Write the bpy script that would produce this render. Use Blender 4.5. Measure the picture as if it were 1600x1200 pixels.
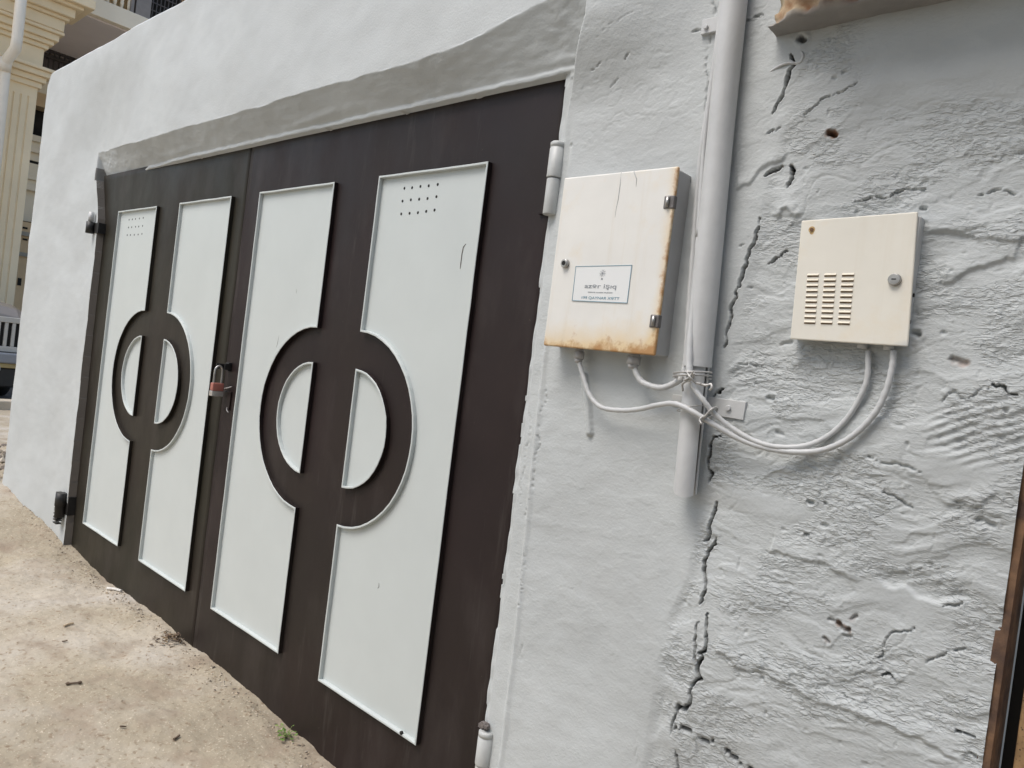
import bpy, bmesh, math, random
import numpy as np
from mathutils import Vector, Matrix
for o in list(bpy.data.objects): bpy.data.objects.remove(o)
SC = bpy.context.scene; C = SC.collection
# ---------------------------------------------------------------- camera, sky, sun, exposure
cam = bpy.data.cameras.new('camera'); co = bpy.data.objects.new('camera', cam); C.objects.link(co)
YAW, PITCH, ROLL = 0.739, -0.019, 0.125
fw = Vector((-math.sin(YAW)*math.cos(PITCH), math.cos(YAW)*math.cos(PITCH), math.sin(PITCH)))
rt = Vector((math.cos(YAW), math.sin(YAW), 0)); upv = rt.cross(fw)
r2 = math.cos(ROLL)*rt + math.sin(ROLL)*upv; u2 = -math.sin(ROLL)*rt + math.cos(ROLL)*upv
M = Matrix((r2, u2, -fw)).transposed().to_4x4(); M.translation = Vector((3.974, -1.357, 1.319))
co.matrix_world = M
cam.sensor_width = 36; cam.lens = 36*1167.8/1600; cam.clip_start = .02; cam.clip_end = 500
SC.camera = co
SUN_DIR = Vector((-0.16, -0.50, 0.86)).normalized()      # towards the sun
w = bpy.data.worlds.new('World'); SC.world = w; w.use_nodes = True
nt = w.node_tree; sky = nt.nodes.new('ShaderNodeTexSky'); sky.sky_type = 'NISHITA'; sky.sun_disc = False
sky.sun_elevation = math.asin(SUN_DIR.z); sky.sun_rotation = math.atan2(SUN_DIR.x, SUN_DIR.y)
sky.air_density = 1.3; sky.dust_density = 3.0; sky.ozone_density = 1.0
nt.links.new(sky.outputs[0], nt.nodes['Background'].inputs[0]); nt.nodes['Background'].inputs[1].default_value = 0.11
sl = bpy.data.lights.new('sun', 'SUN'); sl.energy = 1.25; sl.angle = math.radians(30); sl.color = (1, .98, .955)
so = bpy.data.objects.new('sun', sl); C.objects.link(so); so.rotation_euler = SUN_DIR.to_track_quat('Z', 'Y').to_euler()
SC.view_settings.view_transform = 'Standard'; SC.view_settings.look = 'None'; SC.view_settings.gamma = 1
SC.view_settings.exposure = 0.77

# ---------------------------------------------------------------- helpers
def tag(o, label=None, cat=None, group=None, kind=None):
    if label: o['label'] = label
    if cat: o['category'] = cat
    if group: o['group'] = group
    if kind: o['kind'] = kind
    return o
def thing(name, label, cat, loc=(0,0,0), group=None):
    o = bpy.data.objects.new(name, None); C.objects.link(o); o.location = loc; o.empty_display_size = .1
    bpy.context.view_layer.update()
    return tag(o, label, cat, group)
def wmat(o):
    m = Matrix.Translation(o.location)
    return wmat(o.parent) @ o.matrix_parent_inverse @ m if o.parent else m
class MB:
    """collects faces; build() links them as one mesh object"""
    def __init__(s): s.v = []; s.f = []; s.m = []; s.smooth = []
    def add(s, vs, fs, mi=0, sm=False):
        b = len(s.v); s.v += [tuple(v) for v in vs]
        for f in fs: s.f.append([b+i for i in f]); s.m.append(mi); s.smooth.append(sm)
    def box(s, x0, x1, y0, y1, z0, z1, mi=0):
        vs = [(x,y,z) for z in (z0,z1) for y in (y0,y1) for x in (x0,x1)]
        s.add(vs, [(0,2,3,1),(4,5,7,6),(0,1,5,4),(2,6,7,3),(0,4,6,2),(1,3,7,5)], mi)
    def tube(s, pts, r, n=10, mi=0, caps=True):
        P = [Vector(p) for p in pts]; R = r if isinstance(r, (list, tuple)) else [r]*len(P)
        T = [(P[min(i+1,len(P)-1)]-P[max(i-1,0)]).normalized() for i in range(len(P))]
        a = T[0].orthogonal().normalized(); vs = []
        for p, t, rr in zip(P, T, R):
            a = (a - t*a.dot(t)).normalized(); b = t.cross(a)
            for k in range(n):
                w_ = 2*math.pi*k/n; vs.append(p + (a*math.cos(w_)+b*math.sin(w_))*rr)
        fs = [(i*n+k, i*n+(k+1)%n, (i+1)*n+(k+1)%n, (i+1)*n+k) for i in range(len(P)-1) for k in range(n)]
        s.add(vs, fs, mi, True)
        if caps:
            s.add(vs[:n], [list(range(n))[::-1]], mi); s.add(vs[-n:], [list(range(n))], mi)
    def prism(s, poly, y0, y1, mi=0):   # polygon in xz extruded in y
        n = len(poly); vs = [(x,y0,z) for x,z in poly] + [(x,y1,z) for x,z in poly]
        s.add(vs, [list(range(n)), list(range(n,2*n))[::-1]] + [((i+1)%n, i, n+i, n+(i+1)%n) for i in range(n)], mi)
    def prism_x(s, poly, x0, x1, mi=0):   # polygon in yz extruded in x
        n = len(poly); vs = [(x0,y,z) for y,z in poly] + [(x1,y,z) for y,z in poly]
        s.add(vs, [list(range(n)), list(range(n,2*n))[::-1]] + [((i+1)%n, i, n+i, n+(i+1)%n) for i in range(n)], mi)
    def build(s, name, mats, parent=None, bevel=0, seg=2, fix=True):
        me = bpy.data.meshes.new(name); me.from_pydata(s.v, [], s.f)
        for m in (mats if isinstance(mats, (list,tuple)) else [mats]): me.materials.append(m)
        me.polygons.foreach_set('material_index', s.m); me.polygons.foreach_set('use_smooth', s.smooth)
        if fix:
            bm = bmesh.new(); bm.from_mesh(me); bmesh.ops.remove_doubles(bm, verts=bm.verts, dist=1e-5)
            bmesh.ops.recalc_face_normals(bm, faces=bm.faces); bm.to_mesh(me); bm.free()
        o = bpy.data.objects.new(name, me); C.objects.link(o)
        if parent:
            o.parent = parent; o.matrix_parent_inverse = wmat(parent).inverted()
        if bevel:
            b = o.modifiers.new('bevel', 'BEVEL'); b.width = bevel; b.segments = seg; b.limit_method = 'ANGLE'; b.angle_limit = math.radians(50)
        return o
def bez(pts, n=8):   # Catmull-Rom
    P = [Vector(p) for p in pts]; P = [P[0]*2-P[1]] + P + [P[-1]*2-P[-2]]; out = []
    for i in range(1, len(P)-2):
        for k in range(n):
            t = k/n; a, b, c, d = P[i-1], P[i], P[i+1], P[i+2]
            out.append(.5*((2*b)+(c-a)*t+(2*a-5*b+4*c-d)*t*t+(3*b-a-3*c+d)*t**3))
    out.append(P[-2]); return out
# ---- numpy noise
def _h(i, j, s):
    n = (i.astype(np.int64)*374761393 + j.astype(np.int64)*668265263 + s*1442695041) & 0xffffffff
    n = ((n ^ (n >> 13))*1274126177) & 0xffffffff
    return ((n ^ (n >> 16)) & 0xffffff)/float(0xffffff)
def noise(x, y, s=0):
    i = np.floor(x); j = np.floor(y); fx = x-i; fy = y-j; out = 0
    u = fx*fx*fx*(fx*(fx*6-15)+10); v = fy*fy*fy*(fy*(fy*6-15)+10)
    for di in (0,1):
        for dj in (0,1):
            a = _h(i+di, j+dj, s)*2*np.pi
            g = np.cos(a)*(fx-di) + np.sin(a)*(fy-dj)
            out = out + g*(u if di else 1-u)*(v if dj else 1-v)
    return out*1.4
def fbm(x, y, s=0, o=4, g=.5):
    a = 1.; t = 0
    for k in range(o): t = t + a*noise(x*2**k, y*2**k, s+k*7); a *= g
    return t
def ss(x, a, b):
    t = np.clip((x-a)/(b-a), 0, 1); return t*t*(3-2*t)
# ---- materials
def mat(name, col, rough=.6, metal=0, var=.12, vscale=6, bump=.0, bscale=60, tint=None, tmask=None, spec=.5, coord='Object', coat=0):
    m = bpy.data.materials.new(name); m.use_nodes = True; n = m.node_tree; N = n.nodes; L = n.links
    b = N['Principled BSDF']; b.inputs['Roughness'].default_value = rough; b.inputs['Metallic'].default_value = metal
    b.inputs['Specular IOR Level'].default_value = spec; b.inputs['Coat Weight'].default_value = coat
    tc = N.new('ShaderNodeTexCoord'); nz = N.new('ShaderNodeTexNoise'); nz.inputs['Scale'].default_value = vscale
    nz.inputs['Detail'].default_value = 6; nz.inputs['Roughness'].default_value = .6; L.new(tc.outputs[coord], nz.inputs[0])
    cr = N.new('ShaderNodeValToRGB'); e = cr.color_ramp.elements
    e[0].position = .3; e[1].position = .7
    e[0].color = [c*(1-var) for c in col]+[1]; e[1].color = [min(1,c*(1+var)) for c in col]+[1]
    L.new(nz.outputs[0], cr.inputs[0]); out = cr.outputs[0]
    if tint:
        n2 = N.new('ShaderNodeTexNoise'); n2.inputs['Scale'].default_value = tmask[0]; n2.inputs['Detail'].default_value = 8
        L.new(tc.outputs[coord], n2.inputs[0]); r = N.new('ShaderNodeValToRGB'); r.color_ramp.elements[0].position = tmask[1]; r.color_ramp.elements[1].position = tmask[2]
        L.new(n2.outputs[0], r.inputs[0]); mx = N.new('ShaderNodeMix'); mx.data_type = 'RGBA'
        L.new(r.outputs[0], mx.inputs[0]); L.new(out, mx.inputs[6]); mx.inputs[7].default_value = tuple(tint)+(1,); out = mx.outputs[2]
    L.new(out, b.inputs['Base Color'])
    if bump:
        n3 = N.new('ShaderNodeTexNoise'); n3.inputs['Scale'].default_value = bscale; n3.inputs['Detail'].default_value = 8
        L.new(tc.outputs[coord], n3.inputs[0]); bp = N.new('ShaderNodeBump'); bp.inputs['Distance'].default_value = bump
        bp.inputs['Strength'].default_value = 1; L.new(n3.outputs[0], bp.inputs['Height']); L.new(bp.outputs[0], b.inputs['Normal'])
    m['out'] = 1
    return m
def attr_mix(m, attr, col, col2=None, sc=40):
    """mix another colour in where the mesh attribute says so"""
    N = m.node_tree.nodes; L = m.node_tree.links; b = N['Principled BSDF']; src = b.inputs['Base Color'].links[0].from_socket
    a = N.new('ShaderNodeAttribute'); a.attribute_name = attr; mx = N.new('ShaderNodeMix'); mx.data_type = 'RGBA'
    L.new(a.outputs['Fac'], mx.inputs[0]); L.new(src, mx.inputs[6]); mx.inputs[7].default_value = tuple(col)+(1,)
    if col2:
        nz = N.new('ShaderNodeTexNoise'); nz.inputs['Scale'].default_value = sc; nz.inputs['Detail'].default_value = 6
        r = N.new('ShaderNodeValToRGB'); r.color_ramp.elements[0].position = .38; r.color_ramp.elements[1].position = .62
        r.color_ramp.elements[0].color = tuple(col)+(1,); r.color_ramp.elements[1].color = tuple(col2)+(1,)
        tc = N.new('ShaderNodeTexCoord'); L.new(tc.outputs['Object'], nz.inputs[0]); L.new(nz.outputs[0], r.inputs[0]); L.new(r.outputs[0], mx.inputs[7])
    L.new(mx.outputs[2], b.inputs['Base Color'])
def grain(m):
    N = m.node_tree.nodes; L = m.node_tree.links; b = N['Principled BSDF']; old = b.inputs['Normal'].links[0].from_socket
    tc = N.new('ShaderNodeTexCoord'); mp = N.new('ShaderNodeMapping'); mp.inputs['Rotation'].default_value = (0, .22, 0); mp.inputs['Scale'].default_value = (85, 60, 210); L.new(tc.outputs['Object'], mp.inputs[0])
    nz = N.new('ShaderNodeTexNoise'); nz.inputs['Scale'].default_value = 1; nz.inputs['Detail'].default_value = 5; nz.inputs['Distortion'].default_value = .6; L.new(mp.outputs[0], nz.inputs[0])
    r = N.new('ShaderNodeMapRange'); r.inputs[1].default_value = .44; r.inputs[2].default_value = .62; L.new(nz.outputs[0], r.inputs[0])
    a = N.new('ShaderNodeAttribute'); a.attribute_name = 'rough'; bp = N.new('ShaderNodeBump'); bp.inputs['Distance'].default_value = .0016
    L.new(a.outputs['Fac'], bp.inputs['Strength']); L.new(r.outputs[0], bp.inputs['Height']); L.new(old, bp.inputs['Normal']); L.new(bp.outputs[0], b.inputs['Normal'])
def set_attr(o, name, vals):
    a = o.data.attributes.new(name, 'FLOAT', 'POINT'); a.data.foreach_set('value', np.asarray(vals, dtype=np.float32))

PLASTER = mat('painted_plaster', (.525,.548,.546), .62, var=.07, vscale=2.2, bump=.0008, bscale=170, spec=.3, tint=(.46,.474,.466), tmask=(1.9,.46,.80))
grain(PLASTER)
attr_mix(PLASTER, 'crack_and_shade', (.085,.075,.065))  # bare crack interiors, plus the shade painted on the gate jamb
attr_mix(PLASTER, 'brick', (.30,.17,.11), (.10,.07,.05), 60)
def gate_paint(name, a, b_):
    m = mat(name, a, .42, var=.28, vscale=1.7, tint=b_, tmask=(1.0,.44,.64), bump=.0007, bscale=11, spec=.22); N = m.node_tree.nodes; L = m.node_tree.links; b = N['Principled BSDF']
    src = b.inputs['Base Color'].links[0].from_socket; tc = N.new('ShaderNodeTexCoord')
    def nz(sc, st, lo, hi):
        mp = N.new('ShaderNodeMapping'); mp.inputs['Scale'].default_value = st; L.new(tc.outputs['Object'], mp.inputs[0]); n = N.new('ShaderNodeTexNoise'); n.inputs['Scale'].default_value = sc; n.inputs['Detail'].default_value = 8; n.inputs['Roughness'].default_value = .65
        L.new(mp.outputs[0], n.inputs[0]); r = N.new('ShaderNodeMapRange'); r.inputs[1].default_value = lo; r.inputs[2].default_value = hi; L.new(n.outputs[0], r.inputs[0]); return r.outputs[0]
    def mixc(fac, k, src, col):
        mu = N.new('ShaderNodeMath'); mu.operation = 'MULTIPLY'; mu.inputs[1].default_value = k; L.new(fac, mu.inputs[0]); x = N.new('ShaderNodeMix'); x.data_type = 'RGBA'; L.new(mu.outputs[0], x.inputs[0]); L.new(src, x.inputs[6]); x.inputs[7].default_value = tuple(col)+(1,); return x.outputs[2]
    src = mixc(nz(5, (1,1,.35), .52, .75), .35, src, (.075,.062,.058)); src = mixc(nz(26, (1,1,.10), .60, .75), .30, src, (.10,.088,.08)); src = mixc(nz(120, (1,1,1), .66, .74), .5, src, (.13,.10,.08))
    L.new(src, b.inputs['Base Color']); r = nz(3.2, (1,1,.5), .3, .7); mr = N.new('ShaderNodeMapRange'); mr.inputs[3].default_value = .33; mr.inputs[4].default_value = .62; L.new(r, mr.inputs[0]); L.new(mr.outputs[0], b.inputs['Roughness']); return m
DARK = gate_paint('brown_gate_paint', (.022,.0145,.0140), (.023,.018,.015))
PANEL = mat('pale_panel_paint', (.545,.580,.568), .38, var=.03, vscale=4, bump=.0004, bscale=9, spec=.4)
GREYP = mat('grey_paint', (.555,.56,.555), .45, var=.07, vscale=14, bump=.0005, bscale=90)
CREAM = mat('cream_enamel', (.74,.70,.63), .42, var=.04, vscale=7, bump=.0003, bscale=40)
CREAM2 = mat('ivory_enamel', (.72,.66,.54), .42, var=.04, vscale=7, bump=.0003, bscale=40)
METAL = mat('worn_metal', (.42,.41,.39), .38, metal=.8, var=.2, vscale=60)
CREAMH = mat('shade_house_render', (.45,.43,.40), .85, var=.06, vscale=2)
RUST = mat('rusty_metal', (.19,.105,.055), .8, var=.45, vscale=22, tint=(.085,.05,.035), tmask=(14,.45,.62), bump=.002, bscale=60)
BLACK = mat('black_hole', (.012,.011,.010), .8, var=.2)

# ---------------------------------------------------------------- ground
def ground_h(x, y):
    x = np.asarray(x, float); y = np.asarray(y, float)
    base = np.interp(x, [-60,-9,-6,-4.2,-3.0,-2.2,-1.5,-1.0,-.45,-.15,.3,1.1,2.3,8,60], [.02,.02,.02,.02,.12,.29,.31,.27,.185,.137,.118,.116,.082,.0,0])
    away = ss(-y, .0, 1.2)
    flat = np.interp(x, [-60,-4,-1,2.3,60], [.02,.05,.08,.06,.0])
    h = base*(1-.55*away) + flat*.55*away
    near = ss(x, -6, -3.5)*(1-ss(np.abs(x), 7, 9))
    rough = fbm(x*1.6, y*1.6, 3, 3)*.018 + fbm(x*7, y*7, 11, 4)*.006 + np.abs(noise(x*17+3, y*23, 5))*.0035 + fbm(x*45, y*45, 15, 3)*.0026 - .004*np.maximum(0, noise(x*3+noise(x*2,y*2,2), y*14+3, 17)-.25)
    edge = np.exp(-((y+.03)/.07)**2)*(noise(x*9, y*9, 21)+.2)*.009
    pile = ss(-x, 1.2, 1.7)*(1-ss(-x, 3.2, 3.9))*np.abs(fbm(x*12, y*12, 31, 4))*.07
    return h + near*(rough+edge+pile)
def spaced(a, b, st): return list(np.linspace(a, b, max(2, int(round((b-a)/st))+1)))
gx = sorted(set(np.round([-300,-120,-60,-40,-25,-18,-14,-11] + spaced(-9,-4,.12) + spaced(-4,-1.3,.02) + spaced(-1.3,3.0,.011) + spaced(3.0,6,.06) + [7,9,12,20,40,90,300], 4)))
gy = sorted(set(np.round([-300,-120,-50,-25,-12,-7,-4.5] + spaced(-3,-1.3,.05) + spaced(-1.3,.12,.011) + spaced(.12,2.5,.05) + [3,4,6,9,14,25,50,120,300], 4)))
def grid_mesh(name, xs, zs, X, Y, Z, keep=None, smooth=True):
    nx, nz = len(xs), len(zs); n = nx*nz
    co_ = np.empty((n,3), np.float32); co_[:,0] = X.ravel(); co_[:,1] = Y.ravel(); co_[:,2] = Z.ravel()
    I, J = np.meshgrid(np.arange(nx-1), np.arange(nz-1)); a = (J*nx+I)
    q = np.stack([a, a+1, a+nx+1, a+nx], -1).reshape(-1,4)
    if keep is not None: q = q[keep.ravel()]
    me = bpy.data.meshes.new(name); me.vertices.add(n); me.vertices.foreach_set('co', co_.ravel())
    me.loops.add(len(q)*4); me.loops.foreach_set('vertex_index', q.ravel().astype(np.int32))
    me.polygons.add(len(q)); me.polygons.foreach_set('loop_start', np.arange(len(q), dtype=np.int32)*4)
    me.polygons.foreach_set('loop_total', np.full(len(q), 4, np.int32)); me.polygons.foreach_set('use_smooth', np.full(len(q), smooth, bool))
    me.update(calc_edges=True); me.validate()
    o = bpy.data.objects.new(name, me); C.objects.link(o); return o
DIRT = mat('dry_dirt', (.365,.315,.235), .95, var=.16, vscale=1.3, tint=(.47,.43,.37), tmask=(2.6,.48,.72), bump=.006, bscale=34, spec=.2)
def fine_specks(m, col, sc, lo, hi):
    N = m.node_tree.nodes; L = m.node_tree.links; b = N['Principled BSDF']; src = b.inputs['Base Color'].links[0].from_socket
    tc = N.new('ShaderNodeTexCoord'); nz = N.new('ShaderNodeTexNoise'); nz.inputs['Scale'].default_value = sc; nz.inputs['Detail'].default_value = 4
    L.new(tc.outputs['Object'], nz.inputs[0]); r = N.new('ShaderNodeValToRGB'); r.color_ramp.elements[0].position = lo; r.color_ramp.elements[1].position = hi
    L.new(nz.outputs[0], r.inputs[0]); mx = N.new('ShaderNodeMix'); mx.data_type = 'RGBA'; L.new(r.outputs[0], mx.inputs[0]); L.new(src, mx.inputs[6])
    mx.inputs[7].default_value = tuple(col)+(1,); L.new(mx.outputs[2], b.inputs['Base Color'])
fine_specks(DIRT, (.25,.19,.13), 55, .57, .72)
fine_specks(DIRT, (.55,.48,.38), 130, .60, .70)
fine_specks(DIRT, (.30,.24,.18), 6, .52, .72)
fine_specks(DIRT, (.50,.45,.37), 3.1, .60, .75)
GX, GY = np.meshgrid(gx, gy); g = grid_mesh('ground', gx, gy, GX, GY, ground_h(GX, GY)); g.data.materials.append(DIRT); tag(g, kind='structure')

# ---------------------------------------------------------------- the wall (a real relief: every crack and ledge is geometry)
XR = 3.795; XL = -1.165; ZT = 2.715
xs = np.array(sorted(set(np.round(spaced(XL,-.37,.014) + spaced(XL,XL+.05,.006) + spaced(-.37,-.15,.003) + spaced(-.15,-.12,.006) + spaced(-.12,2.76,.012) + spaced(2.76,3.18,.0032) + spaced(3.18,XR,.0020), 4))))
zs = np.array(sorted(set(np.round(spaced(-.15,.30,.02) + spaced(.30,.75,.006) + spaced(.75,2.2,.0024) + spaced(2.2,ZT,.010) + spaced(ZT-.05,ZT,.006), 4))))
X, Z = np.meshgrid(xs, zs)
def seg_field(pts, wd):
    """distance to a polyline on the wall and the position along it, only near it"""
    P = np.array(pts); d = np.full(X.shape, 9.)
    i0, i1 = np.searchsorted(xs, [P[:,0].min()-wd, P[:,0].max()+wd]); j0, j1 = np.searchsorted(zs, [P[:,1].min()-wd, P[:,1].max()+wd])
    if i1 <= i0 or j1 <= j0: return None
    x = X[j0:j1,i0:i1]; z = Z[j0:j1,i0:i1]; dd = np.full(x.shape, 9.); sd = np.zeros(x.shape); tt = np.zeros(x.shape); n = len(P)-1
    for k in range(n):
        a, b = P[k], P[k+1]; e = b-a; L2 = e@e+1e-12; t = np.clip(((x-a[0])*e[0]+(z-a[1])*e[1])/L2, 0, 1)
        qx = x-a[0]-t*e[0]; qz = z-a[1]-t*e[1]; q = np.hypot(qx, qz); m = q < dd
        dd = np.where(m, q, dd); sd = np.where(m, (e[0]*qz-e[1]*qx), sd); tt = np.where(m, (k+t)/n, tt)
    return (slice(j0,j1), slice(i0,i1)), dd, np.sign(sd), tt
H = np.zeros(X.shape); brick = np.zeros(X.shape); crk_and_shade = np.zeros(X.shape)
crack_x = np.interp(Z, [.5,.86,.95,1.1,1.2,1.35,1.5,1.7,1.85,2.0,2.2,2.7], [3.235,3.245,3.28,3.285,3.29,3.30,3.32,3.335,3.36,3.37,3.38,3.38])
rough = ss(X, crack_x-.006, crack_x+.02)
face = .07
up_ = ss(Z, 1.93, 2.16)*(1-ss(X, 2.90, 3.25))
ra = np.interp(Z, [1.70,1.95,2.04,2.13], [2.803,2.818,2.843,2.876]) + .0012*noise(Z*30, Z*0, 44)
right = ss(X, ra-.012, ra+np.interp(Z, [1.7,2.04], [.024,.002]))
hx = .018+.052*np.maximum(ss(X, -.30, .55), 1-ss(X, -1.10, -.25))
facel = .07-(.07-hx)*(1-ss(Z, 2.10, 2.68))
facel = np.where((X > 2.7) & (Z < 2.036), .006, facel)
H = facel*(1-right) + right*(.020+.050*up_)
# slanted reveal beside the gate and the plaster bead
bead = 2.865-.02*ss(Z, .6, 1.3)
H -= right*(1-ss(X, bead-.012, bead+.006))*.012*(1-ss(Z,1.75,1.95))
H += .004*np.exp(-((X-bead-.006+.004*noise(Z*7, Z*0+2, 4))/.008)**2)*(1-ss(Z,1.6,1.9))
# gentle undulation everywhere
H += fbm(X*2.2, Z*2.2, 41, 3)*.005 + fbm(X*9, Z*9, 47, 3)*.0012
# smooth pillar texture: brushed, slightly pitted
pil = right*(1-rough)
nz1 = fbm(X*14+4*Z, Z*26-3*X, 53, 4)
H += pil*(ss(nz1, .16, .20)*.0003 + nz1*.0003 - ss(Z,1.55,1.9)*.0011*np.maximum(0, .13-np.abs(fbm(X*16+9*Z, Z*22-11*X, 57, 3)))*6*ss(fbm(X*7, Z*7, 58, 2), 0, .3))
# rough side: thrown mortar with torn ledges
wx = X + .035*fbm(X*5, Z*5, 61, 3); wz = Z + .030*fbm(X*5+9, Z*5, 67, 3)
s1 = fbm(wx*5+wz*1.2, wz*12-wx*2.0, 71, 3); s2 = fbm(wx*13+wz*3, wz*34-wx*5, 73, 3); s3 = fbm(wx*34+wz*10, wz*84-wx*16, 79, 3); s4 = fbm(wx*90, wz*150, 83, 2)
smooth_patch = np.clip(ss(Z, 1.80, 1.90)*ss(X, 3.43, 3.52) + np.exp(-(((X-3.70)/.055)**2+((Z-1.245)/.022)**2)**2) + np.exp(-(((X-3.66)/.07)**2+((Z-1.03)/.03)**2)**2)+np.exp(-(((X-3.42)/.10)**2+((Z-1.13)/.022)**2)**2), 0, 1)
rg = rough*(1-.9*smooth_patch)
gate_a = .45+.9*ss(fbm(X*4, Z*4, 87, 2), -.25, .35)
rid = lambda f: 1-np.abs(f)*2.2
gr = ss(fbm(X*6+2*Z, Z*9-2*X, 111, 3), -.12, .22)
H += rough*(s1*.0028) + rg*(ss(s1, .04, .06)*.0011 + ss(s2, .14, .165)*.0008*gate_a + s2*.0004 + gr*(ss(s3, .08, .13)*.0008 + s3*.0006 + s4*.0006)
     - .0013*ss(rid(fbm(wx*3.6+wz*2, wz*7-wx*2.6, 101, 3)), .93, .99)*ss(fbm(X*5, Z*5, 103, 2), .0, .25)
     - .0007*ss(rid(fbm(wx*11+wz*4, wz*26-wx*8, 105, 3)), .90, .98)*ss(fbm(X*8, Z*8, 107, 2), .05, .3))
H += rough*smooth_patch*.002 - rough*.004
H += rough*(-.0022)*np.maximum(0, noise(X*70, Z*70, 91)-.56)*5*(1-smooth_patch)
# combed mortar at the right
cm = np.exp(-(((X-3.735)/.075)**2+((Z-1.315)/.055)**2)**3)*rough
H += cm*(.0022*np.sin((Z*1.0-X*.52+.004*noise(X*20,Z*20,3))*420)*(.6+.5*noise(X*14, Z*9, 6)))
def rag(pts, amp=.13, it=2, seed=0):
    r_ = random.Random(int(pts[0][0]*1e4)+int(pts[0][1]*1e4)+seed); P = [tuple(p) for p in pts]
    for _ in range(it):
        Q = [P[0]]
        for a, b in zip(P, P[1:]):
            dx, dz = b[0]-a[0], b[1]-a[1]; k = r_.uniform(-amp, amp); t = r_.uniform(.35, .65); Q += [(a[0]+dx*t-dz*k, a[1]+dz*t+dx*k), b]
        P = Q
    return P
def carve(pts, depth, wd, jit=.0028, sh=2.0, var=True):
    pts = rag(pts, .16, 3); r = seg_field(pts, wd*4+.01)
    if r is None: return
    sl_, d, s, t = r; x = X[sl_]; z = Z[sl_]
    d = np.abs(d + jit*.6*noise(x*80, z*80, 5)); ww = wd*((.65+.9*np.abs(noise(t*3.3+pts[0][0]*9, t*0+1.3, 9))+.15*noise(x*120, z*120, 19))*(.25+.75*ss(np.minimum(t, 1-t), 0, .12)) if var else 1)
    ww = np.maximum(ww, 1e-4)
    H[sl_] -= depth*1.25*np.exp(-(d/ww)**(sh+1.5))
    if depth > .008: crk_and_shade[sl_] = np.maximum(crk_and_shade[sl_], min(1, (depth-.006)/.008)*(1-ss(d, ww*.75, ww*1.15)))
    if depth > .005: H[sl_] += .0012*np.exp(-((d-ww*1.8)/(ww*.9))**2)
def ledge(pts, step, wd, side=1, fade=.03):
    pts = rag(pts, .20); r = seg_field(pts, fade+.02)
    if r is None: return
    sl_, d, s, t = r; x = X[sl_]; z = Z[sl_]; sd = d*s*side + .003*noise(x*60, z*60, 2) + .004*noise(x*22, z*22, 3)
    H[sl_] += step*ss(sd, -wd, wd)*np.exp(-(np.maximum(0,sd)/fade)**2)*ss(t, 0, .12)*(1-ss(t, .88, 1))
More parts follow.
